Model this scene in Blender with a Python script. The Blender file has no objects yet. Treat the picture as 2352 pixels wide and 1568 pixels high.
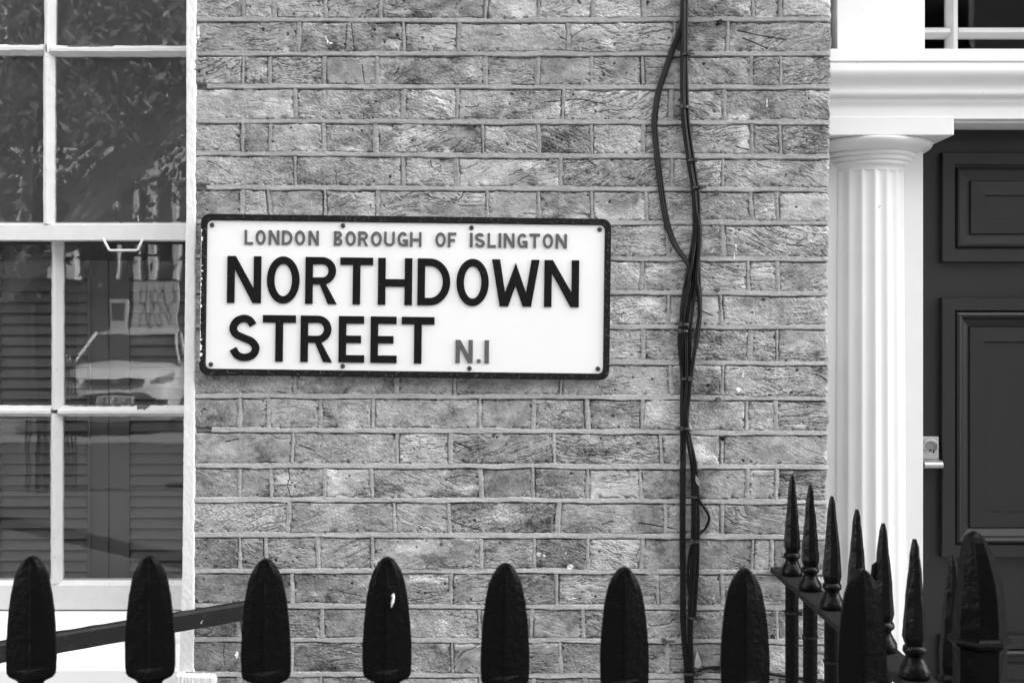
import bpy, bmesh, math, random
import numpy as np
from mathutils import Vector, Matrix
random.seed(7)
RNG = np.random.RandomState(11)
C = bpy.context.scene.collection
SC = bpy.context.scene

# ------------------------------------------------------------------ camera, sky, sun, exposure
D = 2.4827            # camera to front of brick wall
F = 2613.3            # focal length in reference pixels (2352 wide)
CAMZ = 1.60
SUN_EL, SUN_AZ = math.radians(44), math.radians(108)    # azimuth from straight in front of the house round to the right: the sun stands behind the house, the wall is in open shade
cam = bpy.data.cameras.new('camera'); cam.lens = 40.0; cam.sensor_width = 36.0
cam.clip_start = 0.05; cam.clip_end = 1000
cam.dof.use_dof = True; cam.dof.focus_distance = D; cam.dof.aperture_fstop = 9.0
camo = bpy.data.objects.new('camera', cam); C.objects.link(camo)
camo.location = (0, -D, CAMZ); camo.rotation_euler = (math.radians(90), 0, 0)
SC.camera = camo
w = bpy.data.worlds.new('World'); SC.world = w; w.use_nodes = True
nt = w.node_tree; nt.nodes.clear()
sky = nt.nodes.new('ShaderNodeTexSky'); sky.sky_type = 'NISHITA'; sky.sun_disc = False; sky.dust_density = 2.0; sky.air_density = 1.2
sky.sun_elevation = SUN_EL; sky.sun_rotation = math.pi - SUN_AZ
bw = nt.nodes.new('ShaderNodeRGBToBW')
bg = nt.nodes.new('ShaderNodeBackground'); bg.inputs['Strength'].default_value = 0.15
wo = nt.nodes.new('ShaderNodeOutputWorld')
nt.links.new(sky.outputs[0], bw.inputs[0]); nt.links.new(bw.outputs[0], bg.inputs[0]); nt.links.new(bg.outputs[0], wo.inputs[0])
sl = bpy.data.lights.new('sun', 'SUN'); sl.energy = 2.0; sl.angle = math.radians(0.5); sl.color = (1, 1, 1)
so = bpy.data.objects.new('sun', sl); C.objects.link(so); so.location = (6, 8, 12)
sdir = Vector((math.sin(SUN_AZ)*math.cos(SUN_EL), -math.cos(SUN_AZ)*math.cos(SUN_EL), math.sin(SUN_EL)))
so.rotation_euler = (-sdir).to_track_quat('-Z', 'Y').to_euler()
SC.view_settings.view_transform = 'Standard'; SC.view_settings.look = 'None'
SC.view_settings.exposure = 3.3; SC.view_settings.gamma = 1.0
SC.cycles.max_bounces = 8

# ------------------------------------------------------------------ helpers
def S(y=0.0): return (D + y)/F
def PX(px, y=0.0): return (px-1176.0)*S(y)
def PZ(py, y=0.0): return CAMZ-(py-784.0)*S(y)
def P(px, py, y=0.0): return Vector((PX(px, y), y, PZ(py, y)))

class MB:
    def __init__(s): s.v = []; s.f = []; s.sm = []
    def add(s, vs, fs, smooth=False):
        o = len(s.v); s.v += [tuple(v) for v in vs]
        s.f += [tuple(i+o for i in f) for f in fs]; s.sm += [smooth]*len(fs)
    def box(s, x0, x1, y0, y1, z0, z1, bev=0.0, M=None):
        bm = bmesh.new()
        bmesh.ops.create_cube(bm, size=1.0)
        for v in bm.verts:
            v.co = Vector(((x0+x1)/2+v.co.x*(x1-x0), (y0+y1)/2+v.co.y*(y1-y0), (z0+z1)/2+v.co.z*(z1-z0)))
        if bev: bmesh.ops.bevel(bm, geom=list(bm.edges), offset=bev, segments=2, affect='EDGES', profile=0.6)
        if M is not None: bm.transform(M)
        bm.verts.index_update()
        s.add([v.co[:] for v in bm.verts], [[v.index for v in f.verts] for f in bm.faces]); bm.free()
    def loft(s, rings, cap=True, smooth=True):
        n = len(rings[0]); vs = [p for r in rings for p in r]; fs = []
        for i in range(len(rings)-1):
            for j in range(n):
                a = i*n+j; b = i*n+(j+1) % n
                fs.append((a, b, b+n, a+n))
        s.add(vs, fs, smooth)
        if cap:
            s.add(rings[0], [tuple(range(n-1, -1, -1))]); s.add(rings[-1], [tuple(range(n))])
    def tube(s, pts, r, n=8, cap=True):
        pts = [Vector(p) for p in pts]; rings = []
        rr = r if isinstance(r, (list, tuple)) else [r]*len(pts)
        up = Vector((0, 1, 0.01))
        for i, p in enumerate(pts):
            t = (pts[min(i+1, len(pts)-1)]-pts[max(i-1, 0)]).normalized()
            u = up - t*up.dot(t)
            if u.length < 1e-4: u = Vector((1, 0, 0))
            u.normalize(); v = t.cross(u)
            rings.append([p+(u*math.cos(a)+v*math.sin(a))*rr[i] for a in [2*math.pi*k/n for k in range(n)]])
        s.loft(rings, cap)
    def lathe(s, prof, c=(0, 0), n=24, mod=None, smooth=True):
        rings = []
        for r, z in prof:
            ring = []
            for k in range(n):
                a = 2*math.pi*k/n; q = r*(mod(a) if mod else 1)
                ring.append((c[0]+q*math.cos(a), c[1]+q*math.sin(a), z))
            rings.append(ring)
        s.loft(rings, True, smooth)
    def profile_x(s, prof, x0, x1, smooth=False):     # closed (y,z) outline swept along x
        n = len(prof)
        vs = [(x0, y, z) for y, z in prof]+[(x1, y, z) for y, z in prof]
        s.add(vs, [(i, (i+1) % n, n+(i+1) % n, n+i) for i in range(n)], smooth)
        s.add(vs, [tuple(range(n-1, -1, -1)), tuple(range(n, 2*n))])
    def build(s, name, m, parent=None, loc=None):
        me = bpy.data.meshes.new(name); me.from_pydata(s.v, [], s.f)
        me.polygons.foreach_set('use_smooth', s.sm); me.update()
        bm = bmesh.new(); bm.from_mesh(me); bmesh.ops.recalc_face_normals(bm, faces=bm.faces); bm.to_mesh(me); bm.free()
        return link(name, me, m, parent, loc)

def link(name, me, m, parent=None, loc=None):
    if m: me.materials.append(m)
    o = bpy.data.objects.new(name, me); C.objects.link(o)
    if parent is not None:
        o.parent = parent; o.matrix_parent_inverse = Matrix.Identity(4)
        o.location = -Vector(ORIG.get(parent.name, (0, 0, 0)))
        ORIG[o.name] = (0, 0, 0)
    if loc is not None: o.location = loc
    return o
ORIG = {}
def thing(name, label, cat, loc=(0, 0, 0), group=None):
    o = bpy.data.objects.new(name, None); C.objects.link(o); o.location = loc; o.empty_display_size = 0.1
    ORIG[o.name] = tuple(loc)
    return tag(o, label, cat, group)
def tag(o, label, cat, group=None):
    o['label'] = label; o['category'] = cat
    if group: o['group'] = group
    return o
def struct(o): o['kind'] = 'structure'; return o

def smooth_path(pts, k=8):
    pts = [Vector(p) for p in pts]; out = []
    for i in range(len(pts)-1):
        p0 = pts[max(i-1, 0)]; p1 = pts[i]; p2 = pts[i+1]; p3 = pts[min(i+2, len(pts)-1)]
        for j in range(k):
            t = j/k
            out.append(0.5*((2*p1)+(p2-p0)*t+(2*p0-5*p1+4*p2-p3)*t*t+(3*p1-p0-3*p2+p3)*t**3))
    out.append(pts[-1]); return out

# ------------------------------------------------------------------ materials (all neutral: the photograph is black and white)
def g3(v): return (v, v, v, 1.0)
def mat(name, base, rough=0.5, var=0.0, vscale=30, bump=0.0, bscale=200, bdist=0.002, chips=None, spec=0.5, metal=0.0, stretch=None, coat=0.0, attr=None, fine=0.0, bump2=None):
    m = bpy.data.materials.new(name); m.use_nodes = True; t = m.node_tree; N = t.nodes; L = t.links
    b = N['Principled BSDF']; b.inputs['Roughness'].default_value = rough; b.inputs['Metallic'].default_value = metal
    b.inputs['Specular IOR Level'].default_value = spec; b.inputs['Coat Weight'].default_value = coat
    geo = N.new('ShaderNodeNewGeometry'); vec = geo.outputs['Position']
    if stretch:
        mp = N.new('ShaderNodeMapping'); mp.inputs['Scale'].default_value = stretch; L.new(vec, mp.inputs[0]); vec = mp.outputs[0]
    col = None
    if attr:
        a = N.new('ShaderNodeAttribute'); a.attribute_name = attr; col = a.outputs['Fac']
    def noise(sc, det=4.0, ro=0.6):
        n = N.new('ShaderNodeTexNoise'); n.inputs['Scale'].default_value = sc; n.inputs['Detail'].default_value = det; n.inputs['Roughness'].default_value = ro
        L.new(vec, n.inputs['Vector']); return n.outputs['Fac']
    def math_(op, a, bb):
        k = N.new('ShaderNodeMath'); k.operation = op
        for i, q in enumerate((a, bb)):
            if isinstance(q, (int, float)): k.inputs[i].default_value = q
            else: L.new(q, k.inputs[i])
        return k.outputs[0]
    if col is None:
        v = N.new('ShaderNodeValue'); v.outputs[0].default_value = base; col = v.outputs[0]
    if var:
        k = math_('MULTIPLY_ADD', noise(vscale), 2*var)
        k.node.inputs[2].default_value = 1-var
        col = math_('MULTIPLY', col, k)
    if fine:
        k = math_('MULTIPLY_ADD', noise(420, 3.0, 0.8), 2*fine); k.node.inputs[2].default_value = 1-fine
        col = math_('MULTIPLY', col, k)
    if chips:
        for (thr, cc, csc, soft) in chips:
            r = N.new('ShaderNodeMapRange'); r.inputs['From Min'].default_value = thr; r.inputs['From Max'].default_value = thr+soft
            L.new(noise(csc, 5.0, 0.65), r.inputs['Value'])
            mx = N.new('ShaderNodeMix'); mx.data_type = 'FLOAT'; L.new(r.outputs[0], mx.inputs[0]); L.new(col, mx.inputs[2]); mx.inputs[3].default_value = cc
            col = mx.outputs[0]
    L.new(col, b.inputs['Base Color'])
    if bump:
        bn = N.new('ShaderNodeBump'); bn.inputs['Strength'].default_value = bump; bn.inputs['Distance'].default_value = bdist
        L.new(noise(bscale, 5.0, 0.6), bn.inputs['Height'])
        if bump2:
            b2 = N.new('ShaderNodeBump'); b2.inputs['Strength'].default_value = bump2[0]; b2.inputs['Distance'].default_value = bump2[2]
            L.new(noise(bump2[1], 3.0, 0.5), b2.inputs['Height']); L.new(bn.outputs[0], b2.inputs['Normal']); bn = b2
        L.new(bn.outputs[0], b.inputs['Normal'])
    return m

M = {}
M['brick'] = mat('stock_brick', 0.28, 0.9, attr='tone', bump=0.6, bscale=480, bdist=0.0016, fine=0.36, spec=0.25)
M['brick_plain'] = mat('plain_brickwork', 0.25, 0.9, var=0.3, vscale=14, bump=0.4, bscale=90, bdist=0.004)
def brick_pattern(m):
    t = m.node_tree; N = t.nodes; L = t.links; b = N['Principled BSDF']
    geo = N.new('ShaderNodeNewGeometry'); sp = N.new('ShaderNodeSeparateXYZ'); cb = N.new('ShaderNodeCombineXYZ'); br = N.new('ShaderNodeTexBrick')
    L.new(geo.outputs['Position'], sp.inputs[0]); L.new(sp.outputs['X'], cb.inputs['X']); L.new(sp.outputs['Z'], cb.inputs['Y']); L.new(cb.outputs[0], br.inputs['Vector'])
    br.inputs['Scale'].default_value = 1.0; br.inputs['Brick Width'].default_value = 0.228; br.inputs['Row Height'].default_value = 0.0755; br.inputs['Mortar Size'].default_value = 0.0055
    br.inputs['Mortar Smooth'].default_value = 0.3
    br.inputs['Color1'].default_value = g3(0.24); br.inputs['Color2'].default_value = g3(0.36); br.inputs['Mortar'].default_value = g3(0.33)
    old = b.inputs['Base Color'].links[0].from_socket; mx = N.new('ShaderNodeMix'); mx.data_type = 'FLOAT'; mx.inputs[0].default_value = 0.55
    L.new(old, mx.inputs[2]); L.new(br.outputs['Color'], mx.inputs[3]); L.new(mx.outputs[0], b.inputs['Base Color'])
    bn = N.new('ShaderNodeBump'); bn.invert = True; bn.inputs['Strength'].default_value = 0.8; bn.inputs['Distance'].default_value = 0.006
    L.new(br.outputs['Fac'], bn.inputs['Height']); L.new(b.inputs['Normal'].links[0].from_socket, bn.inputs['Normal']); L.new(bn.outputs[0], b.inputs['Normal'])
brick_pattern(M['brick_plain'])
M['white_render'] = mat('white_painted_render', 0.72, 0.6, var=0.05, vscale=40, bump=0.6, bscale=130, bdist=0.002, chips=[(0.72, 0.35, 60, 0.03)])
M['white_wood'] = mat('flaking_white_paint', 0.64, 0.5, var=0.10, vscale=22, bump=0.35, bscale=90, bdist=0.001, chips=[(0.69, 0.06, 34, 0.02), (0.67, 0.30, 90, 0.03)])
M['white_sill'] = mat('white_sill_paint', 0.82, 0.5, var=0.04, vscale=12, bump=0.25, bscale=60, bdist=0.001, chips=[(0.76, 0.3, 50, 0.02)])
M['white_trim'] = mat('white_trim_paint', 0.76, 0.5, var=0.04, vscale=14, bump=0.18, bscale=60, bdist=0.0012, chips=[(0.71, 0.3, 60, 0.012)])
M['door'] = mat('grey_door_paint', 0.018, 0.38, var=0.12, vscale=20, bump=0.22, bscale=150, bdist=0.0006, chips=[(0.765, 0.35, 75, 0.01)], spec=0.4)
M['iron'] = mat('black_iron_paint', 0.002, 0.17, var=0.4, vscale=60, bump=0.7, bscale=110, bdist=0.0020, spec=0.15, bump2=(0.5, 30, 0.003))
M['iron_post'] = mat('thick_black_post_paint', 0.0015, 0.20, var=0.4, vscale=60, bump=0.6, bscale=80, bdist=0.0022, spec=0.07, bump2=(0.6, 30, 0.003), chips=[(0.70, 0.02, 90, 0.05)])
M['iron_spear'] = mat('dull_black_iron_paint', 0.0018, 0.34, var=0.4, vscale=60, bump=0.9, bscale=110, bdist=0.0026, bump2=(0.6, 34, 0.003), chips=[(0.66, 0.012, 60, 0.10), (0.79, 0.10, 130, 0.02)], spec=0.09)
M['iron_dusty'] = mat('dusty_black_iron', 0.012, 0.7, spec=0.15, var=0.5, vscale=40, bump=0.7, bscale=120, bdist=0.0012, chips=[(0.56, 0.035, 120, 0.1), (0.70, 0.25, 140, 0.015)])
M['chipped_bar'] = mat('chipped_black_bar', 0.010, 0.55, spec=0.2, var=0.5, vscale=40, bump=0.5, bscale=90, bdist=0.0012, chips=[(0.60, 0.03, 80, 0.1), (0.70, 0.5, 90, 0.012)])
M['cable'] = mat('black_cable_sheath', 0.004, 0.4, spec=0.22, var=0.3, vscale=60, bump=0.1, bscale=300, chips=[(0.79, 0.3, 220, 0.02)])
M['cable_grey'] = mat('worn_cable_sheath', 0.008, 0.36, spec=0.3, var=0.5, vscale=18)
M['tie'] = mat('cable_tie_plastic', 0.03, 0.45, var=0.4, vscale=90)
M['sign_white'] = mat('white_enamel', 0.81, 0.32, var=0.025, vscale=9, chips=[(0.69, 0.40, 95, 0.10), (0.70, 0.5, 260, 0.04)], bump=0.05, bscale=20)
M['sign_black'] = mat('speckled_black_enamel', 0.006, 0.55, spec=0.12, var=0.5, vscale=90, bump=0.3, bscale=260, bdist=0.0006, chips=[(0.60, 0.06, 190, 0.08)])
M['sign_edge'] = mat('chipped_sign_border', 0.008, 0.6, spec=0.15, var=0.5, vscale=120, bump=0.4, bscale=260, bdist=0.0008, chips=[(0.57, 0.10, 170, 0.10), (0.72, 0.5, 240, 0.03)])
M['sign_grey'] = mat('faded_sign_lettering', 0.085, 0.6, var=0.55, vscale=180, bump=0.5, bscale=300, bdist=0.0008)
M['screw'] = mat('rusty_screw', 0.07, 0.5, var=0.6, vscale=200, metal=0.4)
M['recess'] = mat('screw_recess', 0.01, 0.8)
M['shutter'] = mat('grey_shutter_paint', 0.07, 0.5, var=0.12, vscale=16, bump=0.2, bscale=120, bdist=0.0006)
M['room'] = mat('room_paint', 0.45, 0.9, var=0.1, vscale=2)
M['dark_room'] = mat('hall_paint', 0.05, 0.9)
M['brass'] = mat('satin_lock_metal', 0.55, 0.32, var=0.08, vscale=90, metal=0.85)
M['cyl'] = mat('lock_cylinder_metal', 0.28, 0.35, var=0.3, vscale=200, metal=0.8)
M['leaf_dry'] = mat('dry_leaf', 0.32, 0.8, var=0.5, vscale=120)
M['plug_white'] = mat('wall_plug_plastic', 0.75, 0.5)
M['paving'] = mat('paving_stone', 0.15, 0.9, var=0.3, vscale=3, bump=0.3, bscale=60)
M['road'] = mat('asphalt', 0.05, 0.9, var=0.3, vscale=8, bump=0.4, bscale=150)
M['step'] = mat('step_stone', 0.35, 0.8, var=0.25, vscale=12, bump=0.3, bscale=80)
M['bark'] = mat('tree_bark', 0.35, 0.9, var=0.5, vscale=14, bump=0.8, bscale=25, bdist=0.02)
M['leaf'] = mat('tree_leaf', 0.10, 0.6, var=0.4, vscale=6)
M['car_paint'] = mat('silver_car_paint', 0.42, 0.28, spec=0.5, coat=0.6)
M['car_dark'] = mat('dark_car_plastic', 0.015, 0.35)
M['tyre'] = mat('tyre_rubber', 0.02, 0.85)
M['rim'] = mat('alloy_rim', 0.5, 0.3, metal=0.8)
M['lamp_glass'] = mat('headlight_lens', 0.12, 0.08, var=0.7, vscale=22)
M['plate'] = mat('number_plate_face', 0.4, 0.4)
M['far_brick'] = mat('far_brickwork', 0.12, 0.9, var=0.3, vscale=8)
M['stucco'] = mat('pale_stucco', 0.50, 0.7, var=0.08, vscale=2)
M['dark_glass'] = mat('dark_window_glass', 0.01, 0.08)
M['hoarding'] = mat('pale_hoarding', 0.36, 0.7, var=0.15, vscale=4)
M['ink'] = mat('dark_ink', 0.02, 0.7)
M['bare_wood'] = mat('weathered_bare_wood', 0.09, 0.9, var=0.6, vscale=160)
M['soot_joint'] = mat('dark_gap', 0.01, 0.9)

def glass_mat(veil, refl):  # mixes a pale diffuse veil over the whole pane, strongest in the upper sash
    m = bpy.data.materials.new('veiled_window_glass'); m.use_nodes = True; t = m.node_tree; N = t.nodes; L = t.links; N.clear()
    out = N.new('ShaderNodeOutputMaterial'); mix = N.new('ShaderNodeMixShader'); tr = N.new('ShaderNodeBsdfTransparent'); gl = N.new('ShaderNodeBsdfGlossy')
    tr.inputs[0].default_value = g3(0.93); gl.inputs[0].default_value = g3(1.0); gl.inputs['Roughness'].default_value = 0.0
    lw = N.new('ShaderNodeLayerWeight'); pw = N.new('ShaderNodeMath'); pw.operation = 'POWER'; pw.inputs[1].default_value = 5
    ma = N.new('ShaderNodeMath'); ma.operation = 'MULTIPLY_ADD'; ma.inputs[1].default_value = 0.95; ma.inputs[2].default_value = refl
    L.new(lw.outputs['Facing'], pw.inputs[0]); L.new(pw.outputs[0], ma.inputs[0]); L.new(ma.outputs[0], mix.inputs[0])
    geo = N.new('ShaderNodeNewGeometry'); n = N.new('ShaderNodeTexNoise'); n.inputs['Scale'].default_value = 7; n.inputs['Detail'].default_value = 2
    bn = N.new('ShaderNodeBump'); bn.inputs['Strength'].default_value = 0.16; bn.inputs['Distance'].default_value = 0.0010
    L.new(geo.outputs['Position'], n.inputs['Vector']); L.new(n.outputs['Fac'], bn.inputs['Height']); L.new(bn.outputs[0], gl.inputs['Normal'])
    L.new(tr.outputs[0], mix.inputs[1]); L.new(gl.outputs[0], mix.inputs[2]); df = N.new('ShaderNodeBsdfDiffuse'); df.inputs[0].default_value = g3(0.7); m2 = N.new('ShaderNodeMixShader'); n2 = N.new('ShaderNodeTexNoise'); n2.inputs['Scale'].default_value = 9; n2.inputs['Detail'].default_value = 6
    L.new(geo.outputs['Position'], n2.inputs['Vector']); mr = N.new('ShaderNodeMapRange'); mr.inputs['To Min'].default_value = veil*.6; mr.inputs['To Max'].default_value = veil*1.4; L.new(n2.outputs['Fac'], mr.inputs['Value'])
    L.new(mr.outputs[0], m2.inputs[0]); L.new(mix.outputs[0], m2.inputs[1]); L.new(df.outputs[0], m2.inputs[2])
    L.new(m2.outputs[0], out.inputs[0]); return m
M['glass'] = glass_mat(0.003, 0.05); M['glass_veiled'] = glass_mat(0.036, 0.048); M['glass_dark'] = glass_mat(0.0, 0.012)

# ------------------------------------------------------------------ ground
def sheet(name, x0, x1, y0, y1, z, m):
    b = MB(); b.add([(x0, y0, z), (x1, y0, z), (x1, y1, z), (x0, y1, z)], [(0, 1, 2, 3)]); return struct(b.build(name, m))
sheet('ground', -300, 300, -300, 300, -0.16, M['road'])
b = MB(); b.box(-40, 40, -4.6, 0.0, -0.15, 0.0, 0.01); struct(b.build('pavement', M['paving']))
b = MB(); b.box(-40, 40, -19.0, -10.6, -0.15, 0.42, 0.01); struct(b.build('far_pavement', M['paving']))

# ------------------------------------------------------------------ the house
house = thing('brick_house', 'stock brick terraced house with white sash window, street sign wall and grey panelled door', 'house', (0, 0, 0))

# ---- brick wall: relief of every brick and joint
def vnoise(shape, wx, wy, seed, octaves=1, gain=0.5):
    r = np.random.RandomState(seed); h, wd = shape; out = np.zeros(shape, np.float32); amp = 1.0; tot = 0
    for o in range(octaves):
        gx = int(wd/wx)+4; gy = int(h/wy)+4
        g = r.rand(gy, gx).astype(np.float32)*2-1
        ys = np.arange(h)/wy; xs = np.arange(wd)/wx
        yi = ys.astype(int); xi = xs.astype(int); fy = (ys-yi).astype(np.float32); fx = (xs-xi).astype(np.float32)
        fy = fy*fy*(3-2*fy); fx = fx*fx*(3-2*fx)
        a = g[yi][:, xi]*(1-fx)+g[yi][:, xi+1]*fx
        c = g[yi+1][:, xi]*(1-fx)+g[yi+1][:, xi+1]*fx
        out += amp*(a*(1-fy)[:, None]+c*fy[:, None]); tot += amp; amp *= gain; wx = max(wx/2, 1.01); wy = max(wy/2, 1.01)
    return out/tot*1.6

BEDS = [(-34, -31, -35), (44.5, 47.8, 43.8), (122.6, 124, 123.6), (197.8, 201, 200.4), (277.5, 280.8, 280.8), (352.4, 358, 360.3), (429.9, 433.8, 436.1),
        (508, 511, 513), (588, 592, 595.8), (668, 670.5, 674.3), (748, 750.5, 752.4), (828, 831, 834.5), (909.3, 910.9, 915.3), (986.7, 990, 994.3),
        (1069, 1070.5, 1073.3), (1147.5, 1148.6, 1153.5), (1228.2, 1229.4, 1234), (1311.3, 1311.3, 1315), (1390.7, 1393.6, 1395), (1468.6, 1470.3, 1474),
        (1546.4, 1551, 1553), (1625, 1629, 1632)]
HEADS = [
 [680, 927, 1050, 1290, 1545, 1665],
 [557.7, 629.3, 747.9, 873.8, 1116.4, 1237.3, 1361.9, 1477.9, 1730, 1792.7],
 [685.9, 927.5, 1053.8, 1304.9, 1550.4, 1672.4],
 [558.4, 619.4, 744.6, 865.9, 1115.4, 1235.7, 1358.6, 1476.3, 1725.1, 1793.7],
 [678.7, 926.5, 1050.2, 1294, 1540.6, 1663.5],
 [556.1, 620, 743, 863.3, 1109.8, 1237.3, 1359.3, 1479.6, 1726.8, 1791.7],
 [678, 925.9, 1048.8, 1288.4, 1543.9, 1660.2],
 [555.8, 618.7, 746.3, 866.6, 1119.7, 1237.3, 1359.3, 1484.5, 1725.1, 1785.1],
 [680, 927, 1050, 1290, 1534, 1660.9],
 [556, 619, 745, 865, 1115, 1237, 1360, 1474.6, 1719.5, 1786.1],
 [680, 927, 1050, 1290, 1535.6, 1657.6],
 [556, 619, 745, 865, 1115, 1237, 1360, 1476.3, 1723.5, 1786.1],
 [678.7, 911, 1044.5, 1289.6, 1540.6, 1660.5],
 [550.1, 616.1, 736.4, 856.7, 1102.2, 1226.2, 1349, 1474.2, 1714.7, 1782.8],
 [672.8, 912, 1033, 1272.3, 1518.6, 1658.8],
 [548.5, 622.7, 745.3, 854, 1104.5, 1225, 1350.2, 1471.3, 1716.5, 1784],
 [662.5, 906.5, 1032.3, 1283.9, 1530.2, 1658.8],
 [550.6, 610.6, 730.6, 855.8, 1103.8, 1227.4, 1350.2, 1474, 1730.9, 1774.2],
 [670, 910, 1034.6, 1278, 1511.7, 1660],
 [547.8, 610, 739.3, 860, 1100.9, 1221.6, 1340.4, 1470, 1720, 1785],
 [670, 905, 1039, 1286.8, 1531.9, 1660],
 [550, 612, 738, 858, 1102, 1224, 1345, 1472, 1720, 1785],
 [670, 905, 1039, 1286.8, 1531.9, 1660]]

def brick_wall():
    nx, nz = 1250, 1480
    y0, y1 = -75.0, 1655.0
    yy = np.linspace(y0, y1, nz, dtype=np.float32); u = np.linspace(0, 1, nx, dtype=np.float32)
    r1 = np.random.RandomState(5)
    # ragged arrises
    jag = np.interp(yy, np.linspace(y0, y1, 260), r1.randn(260)*1.1)+np.interp(yy, np.linspace(y0, y1, 70), r1.randn(70)*1.4)
    xl = np.interp(yy, [0, 1568], [447, 441]); xr = np.interp(yy, [0, 600, 1568], [1910, 1904, 1899])+jag
    X = xl[:, None]+(xr-xl)[:, None]*u[None, :]
    Y = np.repeat(yy[:, None], nx, 1)
    sh = (nz, nx)
    warp = vnoise(sh, 40, 40, 1, 2)*1.2 + vnoise(sh, 7, 6, 2, 2, .7)*1.5
    course = np.zeros(sh, np.int16); dbed = np.full(sh, 1e3, np.float32); bedi = np.zeros(sh, np.int16)
    for i, bd in enumerate(BEDS):
        yb = np.interp(X, [452, 1180, 1905], bd)
        wob = np.interp(X[0], np.linspace(440, 1915, 24), r1.randn(24)*0.6)[None, :]
        d = Y-(yb+wob)
        course += (d > 0).astype(np.int16)
        near = np.abs(d) < np.abs(dbed); dbed = np.where(near, d, dbed); bedi = np.where(near, i, bedi)
    dh = np.full(sh, 1e3, np.float32); bid = np.zeros(sh, np.int32); hid = np.zeros(sh, np.int32)
    for c in range(len(HEADS)):
        mk = course == c
        if not mk.any(): continue
        xs = X[mk]; ysel = Y[mk]; best = np.full(xs.shape, 1e3, np.float32); idx = np.zeros(xs.shape, np.int32); hh = np.zeros(xs.shape, np.int32)
        mid = BEDS[min(c, len(BEDS)-1)][1]-40
        for j, x in enumerate(HEADS[c]):
            d = xs-(x+r1.randn()*0.03*(ysel-mid)*1.0 + r1.randn()*0.6)
            idx += (d > 0).astype(np.int32); n = np.abs(d) < np.abs(best); best = np.where(n, d, best); hh = np.where(n, c*12+j, hh)
        dh[mk] = best; bid[mk] = c*12+idx; hid[mk] = hh
    nb = 12*(len(HEADS)+1)
    off = r1.randn(nb)*0.9; tone = 0.31+r1.randn(nb)*0.046; rgh = 0.30+r1.rand(nb)*0.85; cre = r1.rand(nb)**0.9; ori = r1.rand(nb); spot = r1.rand(nb); tx = r1.randn(nb)*0.012; ty = r1.randn(nb)*0.02
    # bed and head half widths, uneven
    hb = 6.0+vnoise(sh, 60, 30, 3, 3, .6)*1.5
    e_bed = np.abs(dbed+warp*0.45)-hb
    hw = 5.4+((np.arange(nb)*37 % 11)/11.0*2.2-1.1)[hid]+vnoise(sh, 30, 30, 4, 2)*0.8
    e_head = np.abs(dh+warp*0.45)-hw
    isbed = e_bed < 0; ishead = (~isbed) & (e_head < 0)
    e = np.minimum(e_bed, e_head)
    # ---------------- brick faces
    fin = vnoise(sh, 3.6, 3.0, 20, 3, 0.8); med = vnoise(sh, 14, 9, 21, 3, 0.6); big = vnoise(sh, 60, 45, 22, 2)
    wx = vnoise(sh, 60, 40, 30, 2)*7
    ii = np.arange(nz)[:, None]; jj = np.arange(nx)[None, :]
    def sampled(n, sy, sx):
        yi = np.clip(sy.astype(int), 0, n.shape[0]-1); xi = np.clip(sx.astype(int), 0, n.shape[1]-1); return n[yi, xi]
    A = vnoise(sh, 62, 7, 31, 4, 0.6)
    c1 = sampled(A, (ii+wx) % nz, (jj+0*wx) % nx)
    c2 = sampled(A, (ii*0.9+jj*0.35+wx) % nz, (jj*0.9-ii*0.3+nx) % nx)
    c3 = sampled(A, (ii*0.9-jj*0.35+nz+wx) % nz, (jj*0.9+ii*0.3) % nx)
    o = ori[bid]; cn = np.where(o < 0.5, c1, np.where(o < 0.75, c2, c3))
    cmask = np.clip(cre[bid]*1.5-0.45+big*0.7, 0, 1)
    crease = np.clip((0.10-np.abs(cn))/0.10, 0, 1)
    crease2 = np.clip((0.10-np.abs(sampled(vnoise(sh, 24, 4, 33, 2), (ii+wx*0.6) % nz, (jj+0*wx) % nx)))/0.10, 0, 1)
    H = off[bid]*1.0+(fin*0.95+med*1.0)*rgh[bid]+big*0.5
    H += -crease*cmask*4.2 - crease2*np.clip(cmask-0.2, 0, 1)*2.4 + np.clip(cn, 0, 1)*cmask*1.5
    H -= (1.5+vnoise(sh, 14, 10, 23, 2)*1.6)*np.exp(-np.clip(e, 0, 50)/1.5)
    H -= 6.5*np.clip(vnoise(sh, 9, 7, 24, 2)-0.22, 0, 1)*np.exp(-np.clip(e, 0, 50)/4.5)*1.6
    # pits
    pit = np.zeros(sh, np.float32); sx = (nx-1)/1460.0; sy = (nz-1)/(y1-y0)
    for k in range(5200):
        px = r1.randint(6, nx-8); py = r1.randint(6, nz-8)
        if spot[bid[py, px]]*1.2 < r1.rand(): continue
        rr = 0.55+r1.rand()**9*2.6; dep = 2.2+rr*2.6; q = int(rr+2)
        aa = np.arange(-q, q+1); d2 = np.sqrt((aa[:, None]*r1.uniform(0.8, 1.3))**2+aa[None, :]**2)
        ys_, xs_ = slice(max(py-q, 0), py+q+1), slice(max(px-q, 0), px+q+1)
        blk = np.clip(1.25-d2/rr, 0, 1)*dep
        tgt = pit[ys_, xs_]; np.maximum(tgt, blk[:tgt.shape[0], :tgt.shape[1]], out=tgt)
    # cracks
    crack = np.zeros(sh, np.float32)
    def draw(pts, dep):
        for (ax, ay), (bx, by) in zip(pts[:-1], pts[1:]):
            n = int(max(abs(bx-ax), abs(by-ay))*2)+2
            for t in np.linspace(0, 1, n):
                xx = int((ax+(bx-ax)*t)); yq = int((ay+(by-ay)*t))
                if 1 < xx < nx-2 and 1 < yq < nz-2:
                    crack[yq, xx] = max(crack[yq, xx], dep); crack[yq+1, xx] = max(crack[yq+1, xx], dep*0.55)
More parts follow.
